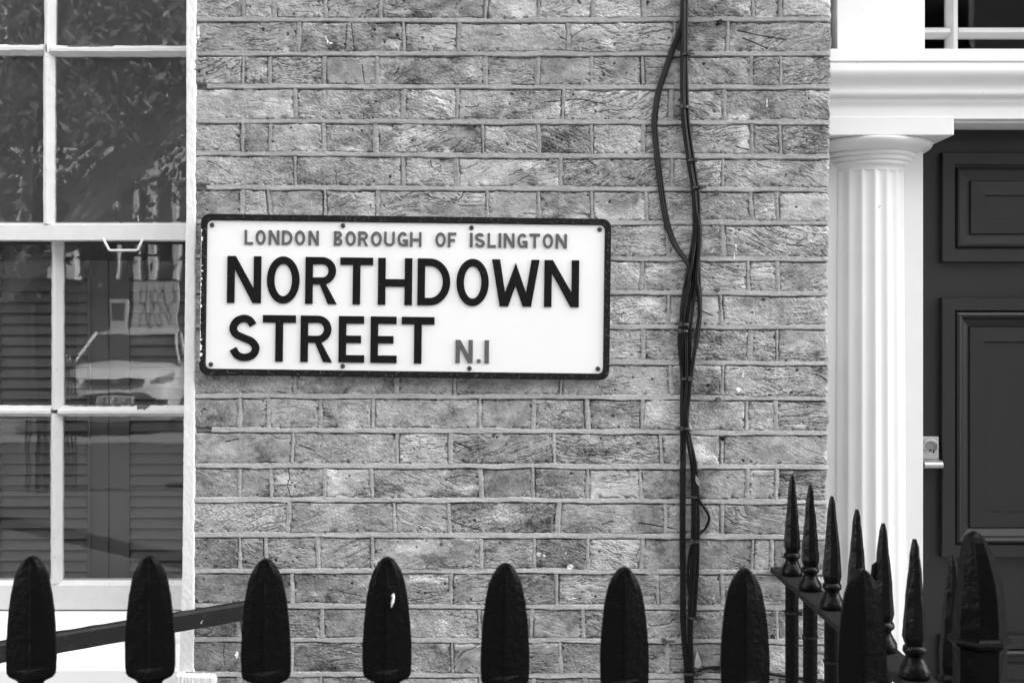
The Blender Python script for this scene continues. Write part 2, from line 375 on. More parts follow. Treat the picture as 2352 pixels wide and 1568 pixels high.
    for k in range(110):
        x = r1.uniform(5, nx-5); y = r1.uniform(5, nz-5); a = r1.choice([0, 0, 0, 0.3, -0.3, 0.15, 1.5])+r1.randn()*0.12; pts = [(x, y)]
        b0 = bid[int(y), int(x)]
        for s_ in range(r1.randint(3, 13)):
            a += r1.randn()*0.16; x += math.cos(a)*4.5; y += math.sin(a)*4.5
            if not (2 < x < nx-3 and 2 < y < nz-3) or bid[int(y), int(x)] != b0: break
            pts.append((x, y))
        draw(pts, r1.uniform(1.5, 4.5))
    def tog(x, y): return ((x-445)*sx, (y-y0)*sy)
    for pl in [[(664, 1075), (668, 1100), (662, 1115), (670, 1140), (666, 1150)], [(640, 1115), (672, 1114)], [(520, 1480), (517, 1500), (522, 1530)],
               [(1020, 1188), (1070, 1208), (1110, 1218)], [(830, 150), (835, 190)], [(805, 55), (812, 115)], [(795, 60), (790, 112)], [(1470, 1200), (1560, 1215)],
               [(1250, 235), (1330, 228), (1390, 240)], [(1690, 70), (1740, 82), (1800, 92)], [(1700, 88), (1760, 112)], [(1045, 990+25), (1085, 1030)]]:
        draw([tog(*q) for q in pl], 5.0)
    H -= pit + crack*1.7
    # ---------------- mortar
    gn = np.clip(0.72+vnoise(sh, 26, 6, 40, 2)*0.75, 0.05, 1.4)
    gn2 = np.clip(0.55+vnoise(sh, 30, 5, 46, 2)*0.9, 0.0, 1.4)
    mfin = vnoise(sh, 9, 2.6, 41, 3, 0.7)
    Hbed = 0.7+mfin*0.45+vnoise(sh, 70, 20, 42)*0.6 + np.clip(dbed/6, -1, 1)*0.7
    miss = np.zeros(sh, np.float32)
    for bi, xe in ((3, 474), (6, 474), (13, 485)):
        miss = np.maximum(miss, ((bedi == bi) & (X < xe+warp*1.5)).astype(np.float32))
    Hbed -= miss*11
    H = np.where(isbed, Hbed, H)
    below = np.exp(-((dbed-hb-0.7)/1.25)**2)*13*gn; above = np.exp(-((dbed+hb+0.7)/0.95)**2)*6*np.clip(gn2-0.75, 0, 2)
    H -= below+above
    rw = 3.0+vnoise(sh, 8, 40, 47, 2)*0.9; rib = np.abs(dh+warp*0.3) < rw
    rec = (np.clip((np.arange(nb)*29 % 13)/13.0-.35, 0, 1)*9)[hid]; rec = rec*np.clip(.7+vnoise(sh, 20, 30, 48, 2), .1, 1.3); Hh = np.where(rib, 0.6, 0.2-rec)+mfin*0.5+off[bid]*0.3
    H = np.where(ishead, Hh, H)
    sd = ((np.arange(nb)*53 % 17)/17.0)[hid]
    gh = np.clip(0.5+vnoise(sh, 12, 22, 44, 3)*1.1, 0, 1.4)*(0.25+((np.arange(nb)*41 % 7)/7.0))[hid]
    H -= np.where(isbed, 0, 1)*(np.exp(-((dh-hw+0.8)/1.2)**2)*10.0*sd*gh+np.exp(-((dh+hw-0.8)/1.2)**2)*10.0*(1-sd)*gh)
    # smeared repointing patch beside the cables
    pm = np.clip(1.4-np.sqrt(((X-1497+(Y-1310)*-0.25)/22)**2+((Y-1300)/52)**2)+warp*0.12, 0, 1)*(dbed < 60)
    H = H*(1-pm)+pm*(1.0+med*1.4+fin*0.2)
    # arris roll-off at the right edge
    dr = (xr[:, None]-X)
    H -= 4.5*np.exp(-np.clip(dr, 0, 99)/3.0)+np.exp(-np.clip(dr, 0, 99)/9.0)*np.abs(vnoise(sh, 10, 10, 50, 2))*3
    # ---------------- tone (colour of each brick, stains, limewash spots)
    T = tone[bid]+vnoise(sh, 70, 50, 60, 4, 0.65)*0.125+vnoise(sh, 14, 11, 61, 3, 0.75)*0.065+fin*0.065*rgh[bid]+r1.randn(nz, nx)*0.036
    pale = np.clip(vnoise(sh, 45, 30, 62, 3)-0.25, 0, 1)*(spot[bid] > 0.45)
    T += pale*0.30
    darkp = np.clip(vnoise(sh, 34, 26, 63, 3)-0.38, 0, 1); T -= darkp*0.14
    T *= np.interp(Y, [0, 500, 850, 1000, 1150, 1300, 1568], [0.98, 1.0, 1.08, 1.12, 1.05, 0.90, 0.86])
    Tm = 0.305+vnoise(sh, 60, 8, 64, 2)*0.035+vnoise(sh, 6, 3, 65, 3, .7)*0.05+r1.randn(nz, nx)*0.035
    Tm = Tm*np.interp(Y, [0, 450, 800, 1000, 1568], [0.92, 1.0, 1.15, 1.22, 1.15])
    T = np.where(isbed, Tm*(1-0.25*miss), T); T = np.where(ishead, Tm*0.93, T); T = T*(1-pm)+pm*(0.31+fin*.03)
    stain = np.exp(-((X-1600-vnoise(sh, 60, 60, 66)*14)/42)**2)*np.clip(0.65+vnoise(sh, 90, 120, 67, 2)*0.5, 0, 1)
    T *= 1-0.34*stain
    def dab(x, y, rx, ry, val=0.8):
        q = ((X-x+warp*0.7)/rx)**2+((Y-y+warp*0.7)/ry)**2 < 1
        T[q] = val
    for a in [(748, 87, 2, 5), (752, 95, 2, 5), (760, 100, 4, 1.6), (456, 75, 3, 17), (1762, 236, 1.0, 12), (1690, 567, 1.8, 8), (1687, 590, 1.2, 9), (607, 1207, 2.4, 6.5),
              (1600-12, 212, 5, 2), (1415, 210, 22, 2), (1430, 605, 10, 2), (1237, 1272, 6, 4), (1310, 1301, 8, 6), (1300, 1270, 2, 2), (1250, 1275, 3, 2), (1706, 860, 2, 6),
              (1640, 1372, 2, 8), (1212, 1514, 3, 1.6), (1090, 1302, 4, 2), (1100, 1298, 3, 1.6), (1073, 1300, 3, 2), (975, 1300, 3, 2), (545, 1503, 4, 8), (850, 1555, 2, 5),
              (1208, 1482, 2.4, 2), (1180, 600, 2, 2), (1588, 1320, 2, 2), (1150, 1411, 1.5, 1.5), (505, 1240, 3, 1.5)]: dab(*a)
    T = np.clip(T, 0.05, 0.85)
    # ---------------- mesh
    back = 6
    WX = (X-1176)*S(0); WZ = CAMZ-(Y-784)*S(0); WY = -H*0.001
    cols = [(WX[:, -1]+0*k, WY[:, -1]+(k+1)*0.05) for k in range(back)]
    WX = np.concatenate([WX]+[c[0][:, None] for c in cols], 1); WY = np.concatenate([WY]+[c[1][:, None] for c in cols], 1)
    WZ = np.concatenate([WZ]+[WZ[:, -1:]]*back, 1); T = np.concatenate([T]+[T[:, -1:]]*back, 1)
    nxx = nx+back
    co = np.stack([WX, WY, WZ], -1).reshape(-1, 3).astype(np.float32)
    idx = np.arange(nz*nxx).reshape(nz, nxx)
    q = np.stack([idx[:-1, :-1], idx[1:, :-1], idx[1:, 1:], idx[:-1, 1:]], -1).reshape(-1, 4)
    me = bpy.data.meshes.new('wall'); nf = len(q)
    me.vertices.add(len(co)); me.vertices.foreach_set('co', co.ravel())
    me.loops.add(nf*4); me.loops.foreach_set('vertex_index', q.ravel().astype(np.int32))
    me.polygons.add(nf); me.polygons.foreach_set('loop_start', np.arange(0, nf*4, 4, dtype=np.int32)); me.polygons.foreach_set('loop_total', np.full(nf, 4, np.int32))
    me.polygons.foreach_set('use_smooth', np.ones(nf, bool))
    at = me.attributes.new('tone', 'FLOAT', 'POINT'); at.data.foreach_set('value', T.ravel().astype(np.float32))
    me.update(); me.validate()
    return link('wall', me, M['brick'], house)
brick_wall()

# plain brickwork that carries on outside the photograph (above, below, beyond window and door)
b = MB()
xl, xr = PX(441), PX(1899)
b.box(xl, xr-0.012, 0.03, 0.30, 0.0, 10.5)
b.box(xl+0.004, xr-0.004, 0.003, 0.028, 0.0, PZ(1657)); b.box(xl+0.004, xr-0.004, 0.003, 0.028, PZ(-77), 10.5)
b.box(-16, PX(-640), 0.004, 0.30, 0.0, 10.5); b.box(PX(-640), xl-0.001, 0.004, 0.30, 0.0, PZ(1640)); b.box(PX(-640), xl-0.001, 0.004, 0.30, PZ(-420), 10.5)
b.box(PX(2860), 16, 0.004, 0.30, 0.0, 10.5); b.box(xr-0.002, PX(2860), 0.006, 0.30, PZ(-420), 10.5)
b.build('outer_wall', M['brick_plain'], house)  # unseen height and length added so the house keeps this side shaded
b = MB(); b.box(-16, 16, 0.02, 9.0, 10.502, 11.2); b.box(-16, 16, 8.7, 9.0, 0, 10.5); b.build('roof', M['road'], house)  # unseen roof slab and back wall, added to keep the sun out

# ---- white painted band round the window opening
def band():
    nz, nx = 620, 22; r = np.random.RandomState(3)
    yy = np.linspace(-70, 1541, nz)
    jr = np.interp(yy, np.linspace(-70, 1541, 300), r.randn(300)*0.55)+np.interp(yy, np.linspace(-70, 1541, 60), r.randn(60)*0.5)
    L_ = np.interp(yy, [0, 500, 560, 1300, 1541], [429, 429, 427, 420, 413])+np.interp(yy, np.linspace(-70, 1541, 200), r.randn(200)*0.2)
    R_ = np.interp(yy, [0, 1541], [451.5, 446.5])+jr
    n = vnoise((nz, nx), 3, 3, 9, 2)*0.35+vnoise((nz, nx), 9, 14, 10, 2)*0.4
    rows = []
    for i in range(nz):
        ring = [(PX(L_[i]), 0.16, PZ(yy[i])), (PX(L_[i]), 0.02, PZ(yy[i]))]
        for k in range(nx):
            t = k/(nx-1); x = L_[i]+(R_[i]-L_[i])*t
            h = 4.0+n[i, k]-1.0*math.exp(-k/1.0)-3.5*math.exp(-(nx-1-k)/0.7)
            ring.append((PX(x), -h*0.001, PZ(yy[i])))
        ring.append((PX(R_[i])-0.001, 0.012, PZ(yy[i])))
        rows.append(ring)
    b = MB(); m = len(rows[0]); vs = [p for r_ in rows for p in r_]
    b.add(vs, [(i*m+j, i*m+j+1, (i+1)*m+j+1, (i+1)*m+j) for i in range(nz-1) for j in range(m-1)], True)
    return b.build('window_surround', M['white_render'], house)
band()

# ---- sash window
GU, GL = 0.085, 0.128                     # glass planes of the upper (outer) and lower (inner) sash
win = MB()
# outer box frame pieces hidden behind the band, and head
win.box(PX(-640), PX(-610), 0.05, 0.20, PZ(1420), PZ(-420)); win.box(PX(432, .05), PX(462), 0.05, 0.20, PZ(1420), PZ(-420)); win.box(PX(-610), PX(432, .05), 0.05, 0.20, PZ(-380), PZ(-420))
sash_window = win.build('sash_window', M['white_wood'], house)
WXL = -575
def bar_v(mb, pxc, y, z0, z1, wpx=26, dep=0.034):
    x = PX(pxc, y); hw = wpx*S(y)/2; n = 26; rows = []
    for i in range(n+1):
        z = z0+(z1-z0)*i/n; j = [random.uniform(-.0006, .0006) for _ in range(4)]
        rows.append([(x-hw+j[0], y+0.006, z), (x-hw+j[1], y-0.004, z), (x-hw*0.25+j[2], y-dep*0.62, z), (x+hw*0.12+j[2], y-dep*0.62, z), (x+hw+j[3], y-0.004, z), (x+hw+j[3], y+0.006, z), (x+hw*.35, y+0.024, z), (x-hw*.35, y+0.024, z)])
    mb.loft(rows, True, False)
def bar_h(mb, pyc, y, x0, x1, wpx=25, dep=0.034):
    z = PZ(pyc, y); hw = wpx*S(y)/2; n = 26; rows = []
    for i in range(n+1):
        x = x0+(x1-x0)*i/n; j = [random.uniform(-.0007, .0007) for _ in range(4)]
        rows.append([(x, y+0.006, z+hw+j[0]), (x, y-0.004, z+hw+j[0]), (x, y-dep*0.62, z+hw*0.15+j[1]), (x, y-dep*0.62, z-hw*0.35+j[2]), (x, y-0.004, z-hw+j[3]), (x, y+0.006, z-hw+j[3]), (x, y+0.024, z-hw*.35), (x, y+0.024, z+hw*.35)])
    mb.loft(rows, True, False)
xR_u, xL_u = PX(452, GU), PX(WXL, GU); xR_l, xL_l = PX(452, GL), PX(WXL, GL)
VU = [116.5, -192, 425+13]; VL = [132.5, -170]
# upper sash
u = MB()
hs = [-235, 117, 513]
zt = PZ(-380, GU)
for pv in (116.5, -192):
    bar_v(u, pv, GU, PZ(118+8, GU), zt); bar_v(u, pv-2.5, GU, PZ(516, GU), PZ(108, GU))
for (xa, xb) in ((xL_u, PX(-196, GU)), (PX(-188, GU), PX(108, GU)), (PX(124, GU), xR_u)):
    bar_h(u, 117+(1.5 if xa > PX(100, GU) else -1), GU, xa, xb); bar_h(u, -235, GU, xa, xb)
u.build('sash_bars', M['white_wood'], sash_window)
u = MB()
u.profile_x([(GU+0.02, PZ(513, GU)), (GU-0.004, PZ(513, GU)), (GU-0.018, PZ(519, GU)), (GU-0.020, PZ(551, GU-.02)), (GU+0.012, PZ(552, GU-.02)), (GU+0.02, PZ(540, GU))], xL_u, xR_u)
u.box(PX(436, GU), PX(466, GU), GU-.018, GU+.02, PZ(512, GU), zt); u.box(PX(WXL-20, GU), PX(WXL+15, GU), GU-.018, GU+.02, PZ(512, GU), zt); u.box(xL_u, xR_u, GU-.0175, GU+.0205, zt, zt+0.05)
u.build('upper_sash', M['white_wood'], sash_window)
# lower sash
l = MB()
for pv in (132.5, -168):
    bar_v(l, pv+1, GL, PZ(940, GL), PZ(553, GL), 27); bar_v(l, pv-1, GL, PZ(1336, GL), PZ(948, GL), 27)
for (xa, xb) in ((xL_l, PX(-172, GL)), (PX(-164, GL), PX(124, GL)), (PX(140, GL), xR_l)):
    bar_h(l, 943, GL, xa, xb, 25)
l.build('sash_bars', M['white_wood'], sash_window)
l = MB()
l.profile_x([(GL+0.02, PZ(1331, GL)), (GL-0.004, PZ(1331, GL)), (GL-0.016, PZ(1340, GL)), (GL-0.018, PZ(1399, GL-.018)), (GL+0.02, PZ(1399, GL-.018))], xL_l, xR_l)
l.box(PX(436, GL), PX(470, GL), GL-.018, GL+.0195, PZ(1330, GL), PZ(500, GL)); l.box(PX(WXL-15, GL), PX(WXL+20, GL), GL-.018, GL+.0195, PZ(1330, GL), PZ(500, GL)); l.box(xL_l, xR_l, GL-.016, GL+.0205, PZ(548, GL), PZ(512, GL))
l.build('lower_sash', M['white_wood'], sash_window)
def pane(x0, x1, y0, y1, g):
    bb = MB(); bb.box(PX(x0, g), PX(x1, g), g-0.0015, g+0.0015, PZ(y1, g), PZ(y0, g)); return bb.build('pane', M['glass_veiled' if g == GU else 'glass'], sash_window)
for (xa, xb) in ((WXL, -192.5), (-191.5, 116), (117, 440)):
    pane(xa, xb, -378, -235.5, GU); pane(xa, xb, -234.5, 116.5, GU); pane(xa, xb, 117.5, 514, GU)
for (xa, xb) in ((WXL, -168.5), (-167.5, 132), (133, 440)):
    pane(xa, xb, 540, 942.5, GL); pane(xa, xb, 943.5, 1333, GL)
def bare(x0, x1, pyc, y, lo, hi, seed):
    r = random.Random(seed); hw = 25*S(y)/2; n = int((x1-x0)/3)+2; top = []; bot = []
    def pt(px, t): return (PX(px, y), y-.0048-(.034*.62-.004)*t, PZ(pyc, y)+hw*(1-.85*t)+.0005)
    for i in range(n):
        px = x0+(x1-x0)*i/(n-1); top.append(pt(px, lo+r.uniform(-.06, .06))); bot.append(pt(px, hi*r.uniform(.45, 1.0) if 0 < i < n-1 else lo+.1))
    b = MB(); v = top+bot; v2 = [(x, yy+.0006, z-.0004) for x, yy, z in v]; m = 2*n
    fs = [(i, i+1, n+i+1, n+i) for i in range(n-1)]+[(m+i, m+n+i, m+n+i+1, m+i+1) for i in range(n-1)]
    b.add(v+v2, fs); b.build('bare_wood', M['bare_wood'], sash_window)
bare(158, 266, 118.5, GU, .05, .62, 1); bare(316, 346, 943, GL, .0, .95, 2); bare(160, 310, 943, GL, .02, .22, 3); bare(20, 95, 116, GU, .02, .25, 4); bare(290, 420, 118.5, GU, .0, .15, 5)
# bent metal sash lift hanging below the meeting rail
q = MB(); yl = GU-0.028
q.tube([P(236, 548, GU-.018), P(240, 553, yl), P(250, 573, yl), P(254, 575, yl-.002), P(313, 575, yl-.002), P(317, 573, yl), P(326, 553, yl), P(330, 548, GU-.018)], 0.0029, 8)
q.build('sash_pull', M['white_wood'], sash_window)
# timber and stone sill
s_ = MB(); xs0, xs1 = PX(-640), PX(421)
s_.profile_x([(0.20, PZ(1403, .11)), (0.105, PZ(1403, .11)), (0.060, PZ(1466, .06)), (0.058, PZ(1478, .058)), (0.20, PZ(1478, .058))], xs0, PX(424))
s_.build('timber_sill', M['white_sill'], sash_window)
s_ = MB()
s_.profile_x([(0.25, PZ(1478, .05)), (0.054, PZ(1480, .05)), (0.010, PZ(1534, 0)), (-0.004, PZ(1538, 0)), (-0.004, PZ(1700, 0)), (0.25, PZ(1700, 0))], xs0, PX(412))
s_.build('stone_sill', M['white_sill'], sash_window)
def sill_horn():
    n = 26; rows = []; r = random.Random(4)
    for i in range(n):
        t = i/(n-1); x = 411+t*88; top = 1541+5*t+r.uniform(-1.2, 1.2)+(8 if t > 0.96 else 0)
        yv = -0.018+r.uniform(-.0012, .0012)
        rows.append([(PX(x), 0.03, PZ(top)), (PX(x), yv+0.006, PZ(top)), (PX(x), yv, PZ(top+6)), (PX(x), yv+r.uniform(-.001, .001), PZ(1600)), (PX(x), yv, PZ(1680)), (PX(x), 0.03, PZ(1680))])
    b = MB(); b.loft(rows, True, False); return b.build('sill_end', M['white_render'], sash_window)
sill_horn()
# inside: louvred shutters in the lower half, room behind
SY = 0.205
def shutter(x0, x1):
    st = 43*S(SY); a, c = PX(x0, SY), PX(x1, SY); zt, zb = PZ(598, SY), PZ(1400, SY)
    f = MB()
    f.box(a+.0008, a+st, SY, SY+0.026, zb, zt, .002); f.box(c-st, c-.0008, SY, SY+0.026, zb, zt, .002)
    f.box(a+st-.003, a+st+.005, SY-.004, SY+0.022, zb+.05, zt-.04, .001); f.box(c-st-.005, c-st+.003, SY-.004, SY+0.022, zb+.05, zt-.04, .001)
    f.box(a+st, c-st, SY+.001, SY+0.025, zt-.042, zt-.001, .001); f.box(a+st, c-st, SY+.001, SY+0.025, zb, zb+.06, .001)
    o = f.build('shutter', M['shutter'], house)
    lv = MB(); pitch = 24.7*S(SY); z = zt-.046; n = 0
    while z-pitch > zb+.055:
        rows = [(SY+0.018, z+0.004), (SY+0.013, z+0.006), (SY+0.001, z-pitch+0.002), (SY-0.001, z-pitch-0.001), (SY+0.003, z-pitch-0.003), (SY+0.020, z-0.002)]
        lv.profile_x(rows, a+st+.0052, c-st-.0052); z -= pitch; n += 1
    lv.build('louvres', M['shutter'], o)
shutter(250, 547); shutter(-48, 249.4); shutter(-346, -48.6)
rm = MB()
rm.box(PX(-900), PX(700), 3.2, 3.3, 0.2, 3.4); rm.box(PX(-900), PX(700), 0.29, 3.2, 3.3, 3.4); rm.box(PX(-900), PX(700), 0.29, 3.2, 0.1, 0.2)
rm.box(PX(-950), PX(-900), 0.29, 3.2, 0.1, 3.4); rm.box(PX(700), PX(740), 0.29, 3.2, 0.1, 3.4)
rm.build('front_room', M['room'], house)

# ------------------------------------------------------------------ doorway
EY = 0.05                                 # plane of architrave and abacus
DY = 0.205                                # face of the door
PY_ = 0.145                               # pilaster behind the column
xe0 = xr-0.004; xe1 = 3.0-0.9
# entablature
e = MB()
def yz(py, y): return (y, PZ(py, y))
prof = [yz(112.5, .006), yz(140.0, .006), yz(140.6, .0105), yz(144.5, .0105), yz(145, .007)]
for t in np.linspace(0, 1, 20):           # cyma under the top fillet
    tt = max(0.0, (t-.22)/.78); prof.append(yz(146+62*t, 0.007+0.022*(0.5-0.5*math.cos(math.pi*tt))))
for t in np.linspace(0.1, 1, 10):         # small ovolo turning under
    prof.append(yz(208+17*t, 0.029+0.010*t**3))
prof += [yz(226, .042), yz(235, .044)]
for t in np.linspace(0, 1, 8): prof.append(yz(235+15*t, .044+(EY-.044)*math.sin(t*math.pi/2)))
prof += [yz(273, EY), (0.080, PZ(273, EY)), (0.082, PZ(273, EY)-0.004), (0.150, PZ(273, EY)-0.004), (0.152, PZ(273, EY)+0.004), (0.30, PZ(273, EY)+0.004), (0.30, PZ(114, .02)), (0.012, PZ(114, .0))]
e.profile_x(prof, xe0, xe1, False)
ent = e.build('entablature', M['white_trim'], house)
for p_ in ent.data.polygons: p_.use_smooth = False
# board above the cornice and fanlight
BY = 0.06
bb = MB(); bb.box(PX(1923, BY), PX(2124.5, BY), BY, BY+0.20, PZ(113, BY)-.03, PZ(-420), .002)
bb.build('pilaster_board', M['white_trim'], house)
FY = 0.20
fl = MB()
def fbar_v(x, wpx): fl.loft([[(PX(x-wpx/2, FY), FY+.01, z), (PX(x-wpx/2, FY), FY-.003, z), (PX(x-wpx*.12, FY), FY-.024, z), (PX(x+wpx*.28, FY), FY-.024, z), (PX(x+wpx/2, FY), FY-.003, z), (PX(x+wpx/2, FY), FY+.01, z)] for z in (PZ(135, FY), PZ(-300, FY))], True, False)
fbar_v(2184, 24); fbar_v(2460, 24); fbar_v(2737, 24)
zc = PZ(77, FY); h_ = 16*S(FY)/2
for (xa, xb) in ((2100, 2174), (2193, 2450), (2470, 2727)):
    fl.profile_x([(FY+.01, zc+h_*1.5), (FY-.004, zc+h_*1.5), (FY-.024, zc+h_*.4), (FY-.024, zc-h_*.5), (FY-.003, zc-h_*1.5), (FY+.01, zc-h_*1.5)], PX(xa, FY), PX(xb, FY))
fan = fl.build('fanlight', M['white_wood'], house)
bb = MB(); bb.box(PX(2100, FY), PX(2800, FY), FY+.002, FY+.005, PZ(140, FY), PZ(-300, FY)); bb.build('pane', M['glass_dark'], fan)
# pilaster strip behind the column
bb = MB(); bb.box(xe0, PX(2120.5, PY_), PY_, 0.30, 0.0, PZ(272, EY)-.002, .002); bb.box(PX(2740, PY_), PX(2860), PY_, 0.30, 0.0, PZ(272, EY)-.002, .002)
bb.build('door_jamb', M['white_trim'], house)
# fluted half-sunk Doric column
CYc = EY+0.145; s_c = S(CYc); cx = PX(1984.5, CYc); RT = 0.0930; RB = 0.103
def flute(a):
    k = (a/(2*math.pi)*20+0.10) % 1.0
    return 1-0.062*max(0.0, math.sin(math.pi*min(max((k-0.06)/0.88, 0), 1)))**0.8
zcap = PZ(384, CYc-.1)
col = MB(); prof = []
for t in np.linspace(0, 1, 14):
    z = 0.22+(zcap-0.22)*t; prof.append((RB+(RT-RB)*(t**1.3), z))
col.lathe(prof, (cx, CYc), 200, flute)
column = col.build('column', M['white_trim'], house)
zA0 = PZ(311, EY); zA1 = PZ(268, EY)
cp = MB()
r_e = 0.152
prof = [(RT*0.985, zcap-.004), (RT*1.0, zcap+.006)]
zz = zcap+.008
for k in range(3):                         # three annulets
    rr = RT+0.006+k*0.0065
    prof += [(rr-.003, zz), (rr+.002, zz+.003), (rr+.003, zz+.007), (rr-.001, zz+.0095)]; zz += .0105
r0 = RT+0.018
for t in np.linspace(0, 1, 12):
    a = t*math.pi/2; prof.append((r0+(r_e-r0)*math.sin(a*0.93), zz+(zA0-zz-.006)*(1-math.cos(a))**0.85 if t else zz))
prof += [(r_e+.001, zA0-.003), (r_e-.003, zA0-.0002)]
cp.lathe(prof, (cx, CYc), 96)
cp.build('capital', M['white_trim'], column)
ab = MB(); ab.box(cx-.1435, PX(2190.5, EY), EY-.003, EY+.0265+.2435, zA0, zA1, .0025); ab.build('abacus', M['white_trim'], column)
# door with raised and fielded panels
dm = MB(); dx0, dx1 = PX(2085, DY), PX(2735, DY)
dm.box(dx0, dx1, DY, DY+0.05, 0.16, PZ(290, DY))
door = dm.build('door', M['door'], house)
def frustum(mb, x0, x1, z0, z1, y0, i, y1):                  # sloping picture-frame ring from outline to inset outline
    A = [(x0, y0, z0), (x1, y0, z0), (x1, y0, z1), (x0, y0, z1)]; B = [(x0+i, y1, z0+i), (x1-i, y1, z0+i), (x1-i, y1, z1-i), (x0+i, y1, z1-i)]
    mb.add(A+B, [(0, 1, 5, 4), (1, 2, 6, 5), (2, 3, 7, 6), (3, 0, 4, 7)])
def door_panel(px0, px1, py0, py1, steps, name='door_panel'):
    mb = MB(); s0 = S(DY); x0, x1, z0, z1 = PX(px0, DY), PX(px1, DY), PZ(py1, DY), PZ(py0, DY); y = DY+.002; i = 0.0
    for (di, dy) in steps:
        frustum(mb, x0+i, x1-i, z0+i, z1-i, y, di*s0, y+dy); i += di*s0; y += dy
    mb.add([(x0+i, y, z0+i), (x1-i, y, z0+i), (x1-i, y, z1-i), (x0+i, y, z1-i)], [(0, 1, 2, 3)])
    return mb.build(name, M['door'], door)
st_up = [(0.4, -.018), (1.5, -.002), (26, 0), (1.5, .007), (3, .001), (3.5, -.007), (2, -.001), (4, .004), (22, .003), (2, -.006), (1.5, 0), (30, -.002), (1.5, .005)]
st_lo = [(0.4, -.020), (1.5, -.002), (27, 0), (2, .008), (3.5, -.007), (5, -.003), (6, .003), (4, .007), (16, .008), (3, -.004), (2, 0), (30, -.001), (1.5, .006)]
for (a, c) in ((2158, 2692),):
    door_panel(a, c, 353, 603.5, st_up); door_panel(a-1, c, 684, 1277, st_lo); door_panel(a-4, c, 1455, 2000, st_lo)
lk = MB(); lk.box(PX(2112, DY), PX(2151.5, DY), DY-.014, DY+.001, PZ(1052, DY), PZ(1001, DY), .0015); lock = lk.build('lock', M['brass'], door)
def disc(mb, px, py, y, r, h, n=28):
    c = P(px, py, y); mb.loft([[(c.x+q*math.cos(2*math.pi*k/n), y-hh, c.z+q*math.sin(2*math.pi*k/n)) for k in range(n)] for q, hh in ((r, 0), (r, h*.7), (r*.92, h), (r*.80, h), (r*.77, h*.5))], True, True)
lk = MB(); disc(lk, 2136, 1025, DY-.0142, 18*S(DY), .007); lk.build('lock_ring', M['brass'], door)
lk = MB(); disc(lk, 2136, 1025, DY-.0175, 13.5*S(DY), .005); lk.build('lock_cylinder', M['cyl'], door)
lk = MB(); lk.box(PX(2135.4, DY), PX(2137.6, DY), DY-.0235, DY-.021, PZ(1038.5, DY), PZ(1030.5, DY)); disc(lk, 2136.5, 1033, DY-.0212, 2.2*S(DY), .0018, 14); lk.build('keyhole', M['recess'], door)
lk = MB()
yb = DY-.014; rows = []
pts = [(0.014, PZ(1052.5, DY)), (-.018, PZ(1052.5, DY)), (-.030, PZ(1055, DY)), (-.036, PZ(1062, DY)), (-.033, PZ(1070, DY)), (-.022, PZ(1071.5, DY)), (.014, PZ(1071.5, DY))]
lk.profile_x([(yb+a, z) for a, z in pts], PX(2108, DY), PX(2160, DY-.03), True); lk.build('door_pull', M['brass'], door)
# hallway behind fanlight and door, and the doorstep
hb = MB(); hb.box(PX(1950), PX(2900), 2.6, 2.7, 0, 4.2); hb.box(PX(1900)+.02, PX(1950), 0.29, 2.7, 0, 4.2); hb.box(PX(2900), PX(2950), 0.29, 2.7, 0, 4.2); hb.box(PX(1950), PX(2900), 0.29, 2.6, 4.1, 4.2)
hb.build('hallway', M['dark_room'], house)
ds = MB(); ds.box(xr+.01, PX(2860)-.01, -0.45, 0.19, 0.0, 0.155, .008); ds.build('doorstep', M['step'], house)

# ------------------------------------------------------------------ street sign
ANG = -0.0128
sc_ = P(930.6, 681.7, -0.020)
SGN_Y = -0.020
ss = S(SGN_Y)
sign = thing('street_sign', 'white street name plate with black border and raised lettering, screwed to the brick wall', 'street sign', (0, 0, 0))
cA, sA = math.cos(ANG), math.sin(ANG)
def sgn(px, py, y):     # reference pixel -> point on the plate (true position, y as given)
    return (PX(px, SGN_Y), y, PZ(py, SGN_Y))
def loc2(u, v):         # plate axes in pixels (u right, v up) from the plate centre -> x,z
    return (sc_.x+(u*cA-v*sA)*ss, sc_.z+(u*sA+v*cA)*ss)
def rrect(w, h, r, n=8):
    pts = []
    for cx_, cy_, a0 in ((w/2-r, h/2-r, 0), (-w/2+r, h/2-r, 90), (-w/2+r, -h/2+r, 180), (w/2-r, -h/2+r, 270)):
        for k in range(n+1):
            a = math.radians(a0+90*k/n); pts.append((cx_+r*math.cos(a), cy_+r*math.sin(a)))
    return pts
def ring3(w, h, r, y): return [(loc2(u, v)[0], y, loc2(u, v)[1]) for u, v in rrect(w, h, r)]
W_, H_ = 942.5, 370.0
pl = MB(); pl.loft([ring3(W_-2, H_-2, 19, -.004), ring3(W_-1.5, H_-1.5, 19.5, -.0175), ring3(W_-24, H_-24, 14, -.0185), ring3(W_-28, H_-28, 12, -.0180)], True, False)
pl.build('plate', M['sign_white'], sign)
bd = MB(); bd.loft([ring3(W_, H_, 21, -.010), ring3(W_, H_, 21, -.0205), ring3(W_-3, H_-3, 19.5, -.0222), ring3(W_-26, H_-26, 13, -.0224), ring3(W_-29.5, H_-29.5, 11.5, -.0205), ring3(W_-29.5, H_-29.5, 11.5, -.0178)], False, False)
bd.build('border', M['sign_edge'], sign)

